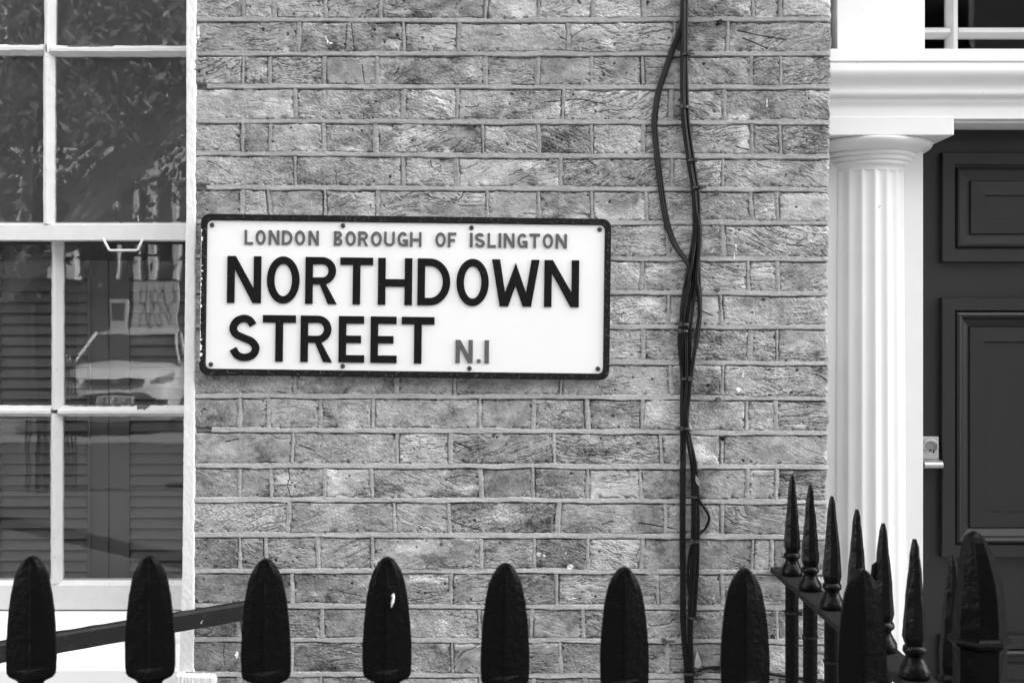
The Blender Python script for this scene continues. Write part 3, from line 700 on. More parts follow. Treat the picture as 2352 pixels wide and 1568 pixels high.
ch_ = MB(); r9 = random.Random(12); v = 150.0
while v > -150:
    hgt = r9.uniform(2, 9); wd = abs(r9.gauss(0, 3.0))*(1 if r9.random() < .5+.3*math.sin(v*.04) else .15)+.5
    if True:
        q = [(-W_/2+1.7, v), (-W_/2+1.7+wd*r9.uniform(.5, 1), v-1), (-W_/2+1.7+wd, v-hgt*.6), (-W_/2+1.7+wd*r9.uniform(.2, .8), v-hgt), (-W_/2+1.7, v-hgt)]
        ch_.add([(loc2(a, c)[0], -.0227, loc2(a, c)[1]) for a, c in q]+[(loc2(a, c)[0], -.0215, loc2(a, c)[1]) for a, c in q], [(0, 1, 2, 3, 4)]+[(k, (k+1) % 5, 5+(k+1) % 5, 5+k) for k in range(5)])
    v -= hgt
o = ch_.build('flaked_edge', M['sign_white'], sign); o['label'] = 'flaked pale left edge of the border'

# letters: outlines in plate pixels
def arc(cx, cy, rx, ry, a0, a1, n=20): return [(cx+rx*math.cos(math.radians(a0+(a1-a0)*k/n)), cy+ry*math.sin(math.radians(a0+(a1-a0)*k/n))) for k in range(n+1)]
def stroke(path, t):
    Lp, Rp = [], []
    for i, p in enumerate(path):
        a = path[max(i-1, 0)]; c = path[min(i+1, len(path)-1)]; dx, dy = c[0]-a[0], c[1]-a[1]; q = math.hypot(dx, dy) or 1
        Lp.append((p[0]-dy/q*t/2, p[1]+dx/q*t/2)); Rp.append((p[0]+dy/q*t/2, p[1]-dx/q*t/2))
    return Lp+Rp[::-1]
def glyph(ch, w, h, t):
    if ch in 'I1': return [[(0, 0), (w, 0), (w, h), (0, h)]]
    if ch == '.': return [arc(w/2, w/2, w/2, w/2, 0, 345, 23)]
    if ch == 'L': return [[(0, 0), (w, 0), (w, t), (t, t), (t, h), (0, h)]]
    if ch == 'T': return [[((w-t)/2, 0), ((w+t)/2, 0), ((w+t)/2, h-t), (w, h-t), (w, h), (0, h), (0, h-t), ((w-t)/2, h-t)]]
    if ch == 'H': m = h*0.47; return [[(0, 0), (t, 0), (t, m-t*.5), (w-t, m-t*.5), (w-t, 0), (w, 0), (w, h), (w-t, h), (w-t, m+t*.5), (t, m+t*.5), (t, h), (0, h)]]
    if ch == 'N': d = t*1.12; return [[(0, 0), (t, 0), (t, h-t*1.75), (w-d, 0), (w, 0), (w, h), (w-t, h), (w-t, t*1.95), (d, h), (0, h)]]
    if ch == 'E': m = h*0.5; return [[(0, 0), (w, 0), (w, t), (t, t), (t, m-t*.5), (w*.87, m-t*.5), (w*.87, m+t*.5), (t, m+t*.5), (t, h-t), (w*.98, h-t), (w*.98, h), (0, h)]]
    if ch == 'F': m = h*0.47; return [[(0, 0), (t, 0), (t, m-t*.5), (w*.85, m-t*.5), (w*.85, m+t*.5), (t, m+t*.5), (t, h-t), (w, h-t), (w, h), (0, h)]]
    if ch == 'W': q = t*1.08; return [[(w*.17, 0), (w*.17+q*1.05, 0), (w*.5, h*.44), (w*.83-q*1.05, 0), (w*.83, 0), (w, h), (w-q, h), (w*.72, h*.30), (w*.5, h*.93), (w*.28, h*.30), (q, h), (0, h)]]
    if ch == 'O': return [arc(w/2, h/2, w/2, h/2*1.01, 0, 352, 44), arc(w/2, h/2, w/2-t, h/2-t*0.98, 0, 352, 44)]
    if ch == 'D':
        r = min(w*0.62, h/2); o = [(0, 0)]+arc(w-r, h/2, r, h/2, -90, 90, 24)+[(0, h)]
        i = [(t, t)]+arc(w-r, h/2, r-t, h/2-t, -90, 90, 24)+[(t, h-t)]; return [o, i]
    if ch == 'R':
        m = h*.415; r = (h-m)/2
        o = [(0, 0), (t, 0), (t, m), (w*.46, m), (w-t*1.18, 0), (w, 0), (w*.66, m+t*0.02)]+arc(w-r-w*.03, m+r, r, r, -62, 90, 22)+[(0, h)]
        i = [(t, m+t*.95)]+arc(w-r-w*.03, m+r, r-t, r-t*.95, -90, 90, 18)+[(t, h-t)]; return [o, i]
    if ch == 'B':
        m = h*.52; r1 = (h-m)/2; r2 = m/2; wt = w*.93
        o = [(0, 0)]+arc(w-r2, r2, r2, r2, -90, 72, 16)+arc(wt-r1, m+r1, r1, r1, -60, 90, 14)+[(0, h)]
        i1 = [(t, t)]+arc(w-r2, r2, r2-t, r2-t*.9, -90, 90, 12)+[(t, m-t*.5)]; i2 = [(t, m+t*.5)]+arc(wt-r1, m+r1, r1-t, r1-t*.9, -90, 90, 12)+[(t, h-t)]; return [o, i1, i2]
    if ch == 'U': q = t/2; return [stroke([(q, h), (q, w*.5)]+arc(w/2, w*.46, w/2-q, w*.46-q, 180, 360, 20)+[(w-q, w*.5), (w-q, h)], t)]
    if ch == 'S':
        q = t/2
        cp_ = [(.87, .83), (.72, .955), (.47, 1), (.17, .93), (.02, .76), (.13, .60), (.46, .505), (.82, .41), (1, .245), (.86, .065), (.50, 0), (.20, .06), (.02, .22)]
        return [stroke([(v.x, v.y) for v in smooth_path([(q+(w-2*q)*a, q+(h-2*q)*c, 0) for a, c in cp_], 6)], t)]
    if ch == 'G':
        q = t/2; p = arc(w/2, h/2, w/2-q, h/2-q, 40, 318, 30)
        a = stroke(p, t); return [a, [(w*.50, h*.50), (w, h*.50), (w, 0.02*h), (w-t, 0.02*h), (w-t, h*.50-t*.95), (w*.50, h*.50-t*.95)]]
    return [[(0, 0), (w, 0), (w, h), (0, h)]]
def lettering(items, h, t, m, label=None, rise=0.0026):
    for (ch, xa, xb, ybase) in items:
        loops = glyph(ch, xb-xa, h if ch != '.' else xb-xa, t); bm = bmesh.new()
        groups = [loops] if ch != 'G' else [[loops[0]], [loops[1]]]
        for gi, gl_ in enumerate(groups):
            cu = bpy.data.curves.new('letter', 'CURVE'); cu.dimensions = '2D'; cu.fill_mode = 'BOTH'; cu.extrude = rise/2+gi*0.00006; cu.bevel_depth = 0.0005; cu.bevel_resolution = 1; cu.offset = -0.0005
            for lp in gl_:
                sp = cu.splines.new('POLY'); sp.points.add(len(lp)-1); sp.use_cyclic_u = True
                for pt, (u, v) in zip(sp.points, lp): pt.co = (u*ss, v*ss, 0, 1)
            ob = bpy.data.objects.new('letter', cu); C.objects.link(ob)
            dg = bpy.context.evaluated_depsgraph_get(); dg.update()
            me = bpy.data.meshes.new_from_object(ob.evaluated_get(dg))
            bx, bz = PX(xa, SGN_Y), PZ(ybase, SGN_Y)
            me.transform(Matrix.Translation((bx, -0.0182-rise/2, bz)) @ Matrix.Rotation(-ANG, 4, 'Y') @ Matrix(((1, 0, 0, 0), (0, 0, -1, 0), (0, 1, 0, 0), (0, 0, 0, 1))))
            bm.from_mesh(me); bpy.data.objects.remove(ob); bpy.data.meshes.remove(me); bpy.data.curves.remove(cu)
        me = bpy.data.meshes.new('letter'); bm.to_mesh(me); bm.free()
        o = link('letter' if ch != '.' else 'full_stop', me, m, sign)
        if label: o['label'] = label
def base(x, y_at, x_at): return y_at+(x-x_at)*0.0128
N1 = [('L', 561.5, 581), ('O', 587, 610), ('N', 616.6, 641.4), ('D', 647.2, 671.4), ('O', 677, 700.7), ('N', 708.2, 732.1), ('B', 766.6, 786.4), ('O', 793.3, 817), ('R', 822.5, 845.4),
      ('O', 851.8, 876.8), ('U', 882.1, 906.6), ('G', 913, 937), ('H', 941.5, 968), ('O', 1000, 1023.7), ('F', 1028.7, 1047.7), ('I', 1079, 1085.6), ('S', 1090.5, 1114), ('L', 1119.7, 1138.7),
      ('I', 1144.8, 1151.3), ('N', 1156.7, 1181.8), ('G', 1188.2, 1211.8), ('T', 1216, 1240.2), ('O', 1246.6, 1270.3), ('N', 1275.9, 1302)]
lettering([(c, a, b_, base(a, 561.2, 561)) for c, a, b_ in N1], 33.3, 5.9, M['sign_grey'], 'small faded grey letter of the top line', 0.0022)
N2 = [('N', 521.1, 599.1), ('O', 612.4, 687.3), ('R', 700.6, 773), ('T', 780.5, 856), ('H', 867.6, 946), ('D', 958.3, 1033.5), ('O', 1047.7, 1122), ('W', 1128.9, 1238.3), ('N', 1249.4, 1329.3)]
lettering([(c, a, b_, base(a, 695.2, 521)) for c, a, b_ in N2], 107.6, 17.2, M['sign_black'], 'large black letter of the upper name line')
N3 = [('S', 525, 595.5), ('T', 602.7, 678.4), ('R', 689.5, 762.4), ('E', 777.2, 836.2), ('E', 850.4, 910.8), ('T', 921.6, 996.7)]
lettering([(c, a, b_, base(a, 828.7, 525)) for c, a, b_ in N3], 106.6, 17.2, M['sign_black'], 'large black letter of the lower name line')
N4 = [('N', 1046, 1085.5), ('.', 1094.8, 1104.5), ('I', 1112.5, 1122.7)]
lettering([(c, a, b_, base(a, 833.2, 1046)) for c, a, b_ in N4], 53.2, 9.8, M['sign_grey'], 'faded grey postcode letter')
for (px, py) in ((486.9, 516.5), (787.5, 518.4), (1083, 522.9), (1377.4, 527), (484.1, 836.5), (786.9, 840.7), (1078.3, 845.7), (1373.5, 846.8)):
    c = P(px, py, SGN_Y); n = 18; q = MB()
    q.loft([[(c.x+r*math.cos(2*math.pi*k/n), y, c.z+r*math.sin(2*math.pi*k/n)) for k in range(n)] for r, y in ((.0052, -.0175), (.0052, -.0195), (.0040, -.0212), (.0018, -.0214), (.0014, -.0195))], True, True)
    o = q.build('screw', M['screw'], sign)
    q = MB(); a = random.uniform(0, 1.5)
    for k in (0, 1):
        q.box(-.0024, .0024, -.00042, .00042, -.0003, .0003, 0, Matrix.Translation((c.x, -.0215, c.z)) @ Matrix.Rotation(a+k*math.pi/2, 4, 'Y') @ Matrix.Rotation(math.pi/2, 4, 'X') @ Matrix.Translation((0, 0, k*.00005)))
    q.build('screw_slot', M['recess'], o)

# ------------------------------------------------------------------ cables
def cable(pts, r, label, m='cable', dy=None, group='black cables running down the brick wall'):
    pp = []
    for p in pts:
        d = p[2] if len(p) > 2 else dy
        pp.append(P(p[0], p[1], -d*0.001))
    b = MB(); b.tube(smooth_path(pp, 6), r*1.28, 8); return tag(b.build('cable', M[m]), label, 'cable', group)
def ys(xs, ylist): return list(zip(xs, ylist))
YL = [-60, 60, 128, 185, 249, 300, 371, 433, 480, 535, 594, 660, 710, 755, 815, 869, 915, 960, 982, 1040, 1080, 1140, 1240, 1316, 1396, 1454, 1542, 1640]
def lane(xs, ds): return [(x, y, d) for x, y, d in zip(xs, YL, ds)]
cable(lane([1567, 1567, 1566.5, 1566, 1567, 1571, 1581, 1591, 1594, 1594, 1585, 1573, 1566, 1564, 1563, 1567, 1566, 1566, 1566, 1566, 1566, 1565.5, 1565, 1566, 1566, 1568, 1575, 1577], [8]*28), .0031,
      'leftmost long black cable of the bundle, straight down the left side at the bottom')
cable(lane([1573, 1572, 1571.5, 1571, 1572, 1576, 1586, 1596, 1599, 1600, 1592, 1580, 1572, 1570, 1569, 1572, 1571, 1570, 1571, 1571, 1571.5, 1571, 1571, 1571.5, 1571.5, 1573, 1580, 1582], [9]*6+[11]*8+[8]*14), .0030,
      'long black cable second from the left in the bundle beside the brass-less ties'.replace(' beside the brass-less ties', ', hugging the leftmost one'))
cable(lane([1578, 1576.5, 1576, 1577, 1579, 1583, 1593, 1602, 1605, 1603, 1598, 1590, 1581, 1577, 1577, 1577, 1574.5, 1572, 1575, 1585, 1590, 1592, 1591, 1588.5, 1584, 1583, 1585, 1586], [8]*6+[9]*8+[14]*6+[8]*8), .0031,
      'long black cable crossing from the left lane to the right lane below the middle tie')
cable(lane([1570, 1569, 1569, 1568, 1569.5, 1574, 1583, 1593.5, 1598, 1607, 1601, 1597, 1591, 1586, 1584, 1583, 1579, 1574.5, 1580, 1591, 1595, 1597, 1597, 1595, 1590, 1588, 1590, 1590], [15]*8+[13]*6+[10]*14), .0028,
      'thin black cable lying in front of the others at the top of the bundle')
cable([(1604, 490, 10), (1608, 535, 9), (1604, 594, 14), (1600, 640, 16), (1604, 670, 14), (1607, 715, 12), (1602, 760, 14), (1594, 815, 16), (1586, 869, 14), (1582, 915, 13), (1577, 960, 15), (1582, 1000, 13), (1596, 1060, 10), (1601, 1114, 9),
       (1603, 1180, 8), (1603, 1240, 8), (1601, 1316, 8), (1596, 1396, 8), (1594, 1415, 9), (1594.5, 1402, 8)], .0034, 'thick black cable bowing out on the right of the bundle beside the sign')
cable([(1595, 560, 14), (1589, 610, 17), (1579, 660, 16), (1569, 700, 14), (1560.5, 760, 9), (1560.5, 800, 8), (1565, 840, 9), (1567, 869, 12), (1568, 930, 13), (1570, 982, 13), (1572, 1030, 11), (1567, 1080, 13)], .0027,
      'short black cable leaving the bundle on the left between the two pairs of ties')
cable([(1605, 600, 8), (1606, 650, 8), (1609, 690, 8), (1607, 740, 9), (1599, 800, 9)], .0030, 'short stiff black cable at the right edge of the knot of cables')
for k, (o, r_, lab) in enumerate(((-3.6, .0023, 'outermost worn cable of the loop bowing left of the bundle'), (0.6, .0024, 'middle worn cable of the loop bowing left of the bundle'), (4.8, .0023, 'innermost worn cable of the loop bowing left of the bundle'))):
    pts = [(1567+o*.3, -60, 13), (1567+o*.5, 20, 13), (1564.5+o*.6, 56, 12), (1556+o, 86, 8), (1544+o, 115, 5), (1527+o, 165, 5), (1512+o, 211, 5), (1504+o, 264, 5), (1503+o, 297, 5), (1509+o, 363, 5), (1515+o, 412, 5), (1522+o, 462, 5), (1531+o, 511, 6), (1542+o, 544, 7), (1552+o, 566, 9), (1572+o*.8, 594, 12), (1582+o*.6, 613, 14), (1584+o*.4, 640, 12)]
    cable(pts, r_, lab, 'cable_grey' if k != 2 else 'cable')
cable([(1601, 1139, 13), (1607, 1150, 10), (1617, 1164, 6), (1627, 1181, 5), (1628.5, 1194, 5), (1621, 1212, 5), (1611, 1222, 7), (1605, 1226, 9)], .0024, 'short black loop of cable sticking out right below a tie')
cable([(1600, 1545, 9), (1612, 1536, 6), (1630, 1532, 5), (1653, 1531, 5), (1700, 1536, 5), (1760, 1545, 5), (1805, 1552, 5), (1870, 1560, 6), (1896, 1566, 7)], .0026, 'thin black cable running off sideways low on the wall behind the spears')
cable([(1590, 1243, 12), (1584, 1270, 9), (1580, 1310, 8), (1582, 1350, 8), (1588, 1400, 8), (1589, 1480, 9), (1590, 1560, 8)], .0022, 'thin black cable filling the gap between left and right lanes near the bottom')

def tie(x0, x1, y, d0, label, head='r'):
    b = MB(); z = PZ(y); a, c = PX(x0), PX(x1); h = .0027
    pts = rrect(1, 1, 0.45, 4); cxm = (a+c)/2; hw = (c-a)/2; th = d0/2
    outer = [(cxm+u*2*hw, -th+v*2*(th+.003)) for u, v in pts]; inner = [(cxm+u*2*(hw-.0012), -th+v*2*(th+.0018)) for u, v in pts]
    n = len(pts)
    r4 = [[(x, y_, z+dz) for x, y_ in o] for o, dz in ((inner, -h), (outer, -h), (outer, h), (inner, h))]
    vs = [p for r in r4 for p in r]; fs = []
    for i in range(4):
        for j in range(n): fs.append((i*n+j, i*n+(j+1) % n, ((i+1) % 4)*n+(j+1) % n, ((i+1) % 4)*n+j))
    b.add(vs, fs)
    o = tag(b.build('cable_tie', M['tie']), label, 'cable tie', 'cable ties round the cable bundle')
    k = MB(); xh = c if head == 'r' else a; sg = 1 if head == 'r' else -1
    k.box(xh-.0035, xh+.0035, -d0-.006, -d0+.002, z-.0048, z+.0048, .0008)
    k.box(xh+sg*.002, xh+sg*.011, -d0-.0035, -d0-.0015, z-.0018, z+.0022, .0003)
    k.build('head', M['tie'], o)
tie(1562, 1580, 129, .017, 'topmost black cable tie, its tail pointing right', 'r')
tie(1561, 1580, 249, .017, 'second cable tie from the top, its head on the left', 'l')
tie(1576, 1595, 371, .018, 'cable tie beside the lower half of the cable loop, third from the top')
tie(1586, 1607, 433, .018, 'cable tie just above the level of the sign top, tail pointing right', 'r')
tie(1559, 1580, 745, .020, 'upper of two close cable ties beside the lower part of the sign', 'l')
tie(1557.5, 1579, 760, .019, 'lower of two close cable ties beside the lower part of the sign', 'l')
tie(1561, 1580, 869, .019, 'cable tie level with the bottom edge of the sign')
tie(1561, 1583, 982, .019, 'cable tie round the narrow bundle one brick course below the sign', 'l')
tie(1587, 1606, 1139, .016, 'cable tie round the right lane just above the small cable loop', 'r')
tie(1585, 1607, 1240, .017, 'cable tie round the right lane just below the small cable loop', 'l')
tie(1580, 1600, 1415, .017, 'cable tie on the right lane between two spears', 'r')
tie(1567, 1597, 1542, .018, 'lowest cable tie near the bottom of the picture')

# bits fixed in or stuck on the wall
def stud(px, py, r, L_, m, name, label, cat, tilt=0.3):
    b = MB(); p = P(px, py, 0); q = MB()
    a = Vector((0, .006, 0)); t = Vector((math.sin(tilt)*.8, -1, math.cos(tilt)*.35-0.3)).normalized()
    b.tube([p+a, p+t*L_*.7, p+t*L_*.72, p+t*L_], [r*.7, r*.7, r*1.25, r*1.1], 10); return tag(b.build(name, M[m]), label, cat)
stud(1646, 57, .0050, .022, 'cable', 'wall_stud', 'dark stud in a brick right of the cables near the top', 'stud')
stud(1645, 445, .0055, .016, 'screw', 'wall_stud', 'rusty stud beside two small holes right of the cables', 'stud', -.2)
stud(1690, 894, .0042, .016, 'plug_white', 'wall_plug', 'small white plug sticking out of the brick near the right edge', 'wall plug')
stud(1644, 917, .0050, .014, 'screw', 'wall_stud', 'dark stud in the mortar just below the white plug', 'stud', .5)
stud(1661, 1006, .0046, .016, 'cable', 'wall_stud', 'dark stud at the top of a brick two courses below the sign', 'stud', -.4)
stud(1645, 667, .0042, .012, 'screw', 'wall_stud', 'rusty stud under a mortar joint right of the cable knot', 'stud', .2)
def bolt():
    b = MB(); p = P(1524, 1470, 0)
    b.tube([p+Vector((0, .005, 0)), p+Vector((.001, -.012, .001))], .0058, 6); b.tube([p+Vector((.004, -.008, 0)), p+Vector((.024, -.010, .001))], .0026, 8)
    return tag(b.build('bolt', M['screw']), 'rusty bolt in the mortar left of the cables, low on the wall', 'bolt')
bolt()
def leaf(px, py, pts, label):
    b = MB(); o = P(px, py, -.012); v = []
    for (u, w_, d) in pts: v.append((o.x+u*S(), o.y-d*.001, o.z-w_*S()))
    n = len(v); v2 = [(x, y+.0008, z) for x, y, z in v]
    b.add(v+v2, [tuple(range(n)), tuple(range(2*n-1, n-1, -1))]+[(i, (i+1) % n, n+(i+1) % n, n+i) for i in range(n)])
    return tag(b.build('dry_leaf', M['leaf_dry']), label, 'leaf')
leaf(1601, 1514, [(-1, -23, 4), (3, -12, 9), (5, 0, 12), (9, 10, 9), (7, 16, 4), (0, 18, 3), (-6, 15, 2), (-5, 4, 3), (-3, -8, 2)], 'pale dry leaf caught beside the lowest cable tie')
leaf(1641, 1372, [(-3, -10, 2), (0, -5, 5), (3, 3, 6), (4, 12, 3), (0, 8, 1), (-2, 0, 1)], 'tiny pale flake stuck to the brick right of the cables')
leaf(1601, 1104, [(-4, -14, 4), (3, -6, 8), (6, 6, 8), (5, 12, 3), (0, 8, 2), (-4, 0, 1)], 'scrap of torn wrapping on the cable above the right lane tie')

# ------------------------------------------------------------------ front railing with spear heads
FYR = 1.392-D                              # plane of the front railing
sf = S(FYR)
rail = thing('front_railing', 'row of flat black iron spear heads in front of the house, nearest the viewer', 'railing', (0, FYR, 0))
OUT = [(0, 4.0), (2.5, 9.5), (7, 15.5), (15, 22), (28, 30.5), (42, 36.5), (57, 41), (90, 47.5), (125, 52), (165, 55.5), (205, 57.5), (240, 57.5), (262, 56.5), (270, 55), (277, 50), (281, 42), (285, 33), (292, 27), (300, 24)]
def spear(px, tip, sc=1.0, seed=0):
    r = random.Random(seed); b = MB(); rings = []; x0 = PX(px, FYR)
    lean = r.uniform(-.006, .006)
    fine = []
    for i in range(len(OUT)-1):
        for k in range(3):
            t = k/3; fine.append((OUT[i][0]+(OUT[i+1][0]-OUT[i][0])*t, OUT[i][1]+(OUT[i+1][1]-OUT[i][1])*t))
    fine.append(OUT[-1])
    for (d, hw) in fine:
        z = PZ(tip+d, FYR); wv = hw*sf*sc*(1+r.uniform(-.008, .008)); th = min(.0125, .003+wv*.42)*(1.0 if d < 262 else 1.25)
        ex = min(.0035, wv*.5); x = x0+lean*(z-1.2)
        rings.append([(x+wv, FYR-ex*.7, z), (x+wv*.62, FYR-ex-.0025, z), (x+wv*.10, FYR-th*.78, z), (x+wv*.045, FYR-th, z), (x-wv*.045, FYR-th, z), (x-wv*.10, FYR-th*.78, z), (x-wv*.62, FYR-ex-.0025, z), (x-wv, FYR-ex*.7, z),
                      (x-wv, FYR+ex*.7, z), (x-wv*.62, FYR+ex+.0025, z), (x-wv*.10, FYR+th*.78, z), (x-wv*.045, FYR+th, z), (x+wv*.045, FYR+th, z), (x+wv*.10, FYR+th*.78, z), (x+wv*.62, FYR+ex+.0025, z), (x+wv, FYR+ex*.7, z)])
    b.loft(rings, True, False)
    o = b.build('spear_head', M['iron_spear'], rail)
    n = MB(); zt = PZ(tip+297, FYR); xx = x0+lean*(zt-1.2)
    n.lathe([(.0085, zt-.16), (.0125, zt-.052), (.021, zt-.046), (.021, zt-.036), (.014, zt-.030), (.013, zt-.018), (.0165, zt-.008), (.012, zt+.003)], (xx, FYR), 18)
    n.lathe([(.0100, .10), (.0100, zt-.0475)], (xx, FYR), 14)
    n.build('baluster', M['iron_spear'], rail)
SPX = [72, 345, 611, 889, 1160, 1434, 1711, 1980]; STY = [1276, 1274.5, 1282, 1278, 1292, 1301, 1304, 1306]
allx = [-475, -202]+SPX; ally = [1275, 1275]+STY
for i, (x, y) in enumerate(zip(allx, ally)): spear(x, y, 0.985 if i < 5 else 0.975, i)
zr = PZ(1680, FYR)
b = MB(); b.box(PX(-1000, FYR), PX(2230, FYR), FYR-.02, FYR+.02, zr-.012, zr, .002); b.build('rail', M['iron_dusty'], rail); b = MB(); b.box(PX(-1000, FYR), PX(2230, FYR), FYR-.018, FYR+.018, .18, .19, .002); b.build('rail', M['iron_dusty'], rail)
def splash():
    y = FYR-.0128; pts = [(905, 1362), (902, 1367), (904, 1372), (902, 1380), (900, 1388), (898.5, 1395)]
    b = MB(); b.tube([P(x, yv, FYR-.0085) for x, yv in pts], [.0006, .0022, .0016, .0020, .0012, .0004], 8)
    o = b.build('paint_splash', M['plug_white'], rail); o['label'] = 'white splash on one spear head'
splash()

# corner post
post = thing('corner_post', 'thick black iron post with faceted pointed head and collar at the railing corner', 'post', (PX(2250, FYR), FYR, 0))
def octo(x, y, r, z, k=0.80):
    pts = []
    for i in range(8):
        a = math.radians(22.5+45*i); q = r*(1.0 if i % 2 == 0 else 1.0); pts.append((x+q*math.cos(a), y+q*math.sin(a), z))
    return pts
px_, rr = PX(2250, FYR), None
hd = MB(); rings = []
for (d, hw) in [(0, 5), (4, 12), (10, 18), (22, 25), (45, 32), (80, 40), (120, 46.5), (170, 52), (215, 55), (240, 55)]:
    rings.append(octo(px_+(-14+14*min(d/120, 1))*sf, FYR, hw*sf*1.05, PZ(1220+d, FYR)))
hd.loft(rings, True, False); hd.build('finial', M['iron_post'], post)
cl = MB(); cl.loft([octo(px_, FYR, q*sf, PZ(v, FYR)) for q, v in ((57, 1455), (66, 1461), (70, 1468), (69, 1475), (60, 1481), (58, 1486))], True, False); cl.build('collar', M['iron_post'], post)
sh_ = MB(); sh_.loft([octo(px_, FYR, 58*sf, z) for z in (PZ(1483, FYR), .02)], True, False); sh_.build('shaft', M['iron_post'], post)

# ------------------------------------------------------------------ side railing running to the wall
XS = 0.590
side = thing('side_railing', 'black iron railing with slender pointed spikes running from the wall towards the corner post', 'railing', (XS, -0.5, 0))
ZB = 1.108
bar = MB()
def plate_bar():
    n = 60; rows = []
    for i in range(n+1):
        y = 0.012+(FYR+.03-0.012)*i/n; j = [random.uniform(-.0006, .0006) for _ in range(4)]
        rows.append([(XS-.026+j[0], y, ZB-.011), (XS+.026, y, ZB-.011), (XS+.026+j[1], y, ZB+j[2]*.5), (XS-.026+j[0], y, ZB+j[3]*.5)])
    bar.loft(rows, True, False)
plate_bar(); bar.build('top_bar', M['iron_dusty'], side)
def chamf(x, y, r, z, c=0.42):
    p = []
    for sx_, sy_ in ((1, 1), (-1, 1), (-1, -1), (1, -1)):
        a = (x+sx_*r, y+sy_*r*c); bq = (x+sx_*r*c, y+sy_*r)
        p += [a, bq] if sx_*sy_ > 0 else [bq, a]
    return [(u, v, z) for u, v in p]
SPXS = [1817, 1859, 1909, 1966, 2026, 2099, 2185]; DPT = [XS*F/(x-1174.0) for x in SPXS]
hts = [.211, .209, .207, .205, .203, .203, .205]
def spike(y, ht, seed):
    r = random.Random(seed); b = MB()
    prof = [(.0215, .0005), (.0225, .006), (.0215, .014), (.0165, .023), (.0130, .030), (.0135, .034), (.0168, .037), (.0176, .041), (.0160, .046), (.0125, .049)]
    b.lathe([(q*(1+r.uniform(-.03, .03)), ZB+z) for q, z in prof], (XS, y), 24)
    rings = []
    for t in np.linspace(0, 1, 14):
        z = .048+(ht-.048)*t
        q = .0130+(.0162-.0130)*min(t/.06, 1) if t < .06 else .0162*(1-((t-.06)/.94)**1.12)+.0042*((t-.06)/.94)
        if t > .96: q *= .6
        rings.append(chamf(XS+.0006*r.uniform(-1, 1), y, q, ZB+z, .45))
    b.loft(rings, True, False)
    o = b.build('spike', M['iron'], side)
    n = MB(); n.lathe([(.0142, 0.03), (.0142, ZB-.0115)], (XS, y), 16); n.build('baluster', M['iron'], side)
for i, (d, h) in enumerate(zip(DPT, hts)): spike(d-D, h, i)
fk = MB(); yk = DPT[4]-D
c5 = Vector((XS, yk-.004, ZB+.118)); fk.add([c5+Vector(q) for q in ((-.010, 0, .025), (-.019, -.003, .020), (-.021, -.004, .004), (-.0235, -.003, -.012), (-.018, -.001, -.025), (-.0135, .002, -.022),
                                     (-.010, .004, .025), (-.019, .001, .020), (-.021, 0, .004), (-.0235, .001, -.012), (-.018, .003, -.025), (-.0135, .006, -.022))],
                             [(0, 1, 2, 3, 4, 5), (11, 10, 9, 8, 7, 6)]+[(i, (i+1) % 6, 6+(i+1) % 6, 6+i) for i in range(6)])
o = fk.build('paint_flake', M['iron'], side); o['label'] = 'flake of paint peeling off one spike'
for i, (py, lab) in enumerate(((1409, 'black cable tie round the baluster nearest the wall'), (1466, 'black cable tie round the second baluster from the wall'), (1523, 'pale cable tie round the third baluster from the wall'))):
    y = DPT[i]-D; z = PZ(py, y-.014); b = MB(); n = 20
    rings = [[(XS+q*math.cos(2*math.pi*k/n), y+q*math.sin(2*math.pi*k/n), z+dz) for k in range(n)] for q, dz in ((.0139, -.002), (.0158, -.002), (.0158, .002), (.0139, .002))]
    vs = [p for r_ in rings for p in r_]
    b.add(vs, [(a*n+k, a*n+(k+1) % n, ((a+1) % 4)*n+(k+1) % n, ((a+1) % 4)*n+k) for a in range(4) for k in range(n)])
    b.box(XS+(-.018 if i == 1 else .012), XS+(-.012 if i == 1 else .018), y-.016, y-.008, z-.004, z+.004, .0006)
    tag(b.build('cable_tie', M['iron_dusty']), lab, 'cable tie', 'cable ties round the side railing')

# ------------------------------------------------------------------ chipped bar on the left, from the wall out to the front railing
b = MB()
A = Vector((PX(604), 0.01, PZ(1376))); dirv = Vector((-.417, -.36, 0)); Lb = 1.085/.36; Bv = A+dirv*Lb
nrm = Vector((dirv.y, -dirv.x, 0)).normalized()
n = 80; rows = []
for i in range(n+1):
    p = A+(Bv-A)*(i/n); j = [random.uniform(-.0007, .0007) for _ in range(4)]
    rows.append([p+nrm*.010+Vector((0, 0, -.038+j[0])), p-nrm*.010+Vector((0, 0, -.038+j[1])), p-nrm*(.012)+Vector((0, 0, -.005)), p-nrm*.009+Vector((0, 0, j[2])), p+nrm*.009+Vector((0, 0, j[3])), p+nrm*.012+Vector((0, 0, -.005))])
b.loft(rows, True, False)
tag(b.build('iron_bar', M['chipped_bar']), 'chipped black iron bar slanting behind the left spear heads below the window', 'bar')

# ------------------------------------------------------------------ what the window panes reflect: the far side of the street
def V(px, py, zv, g=GL):                  # point seen mirrored in the glass at total distance zv
    return Vector(((px-1176)*zv/F, 2*g-(zv-D), CAMZ-(py-784)*zv/F))
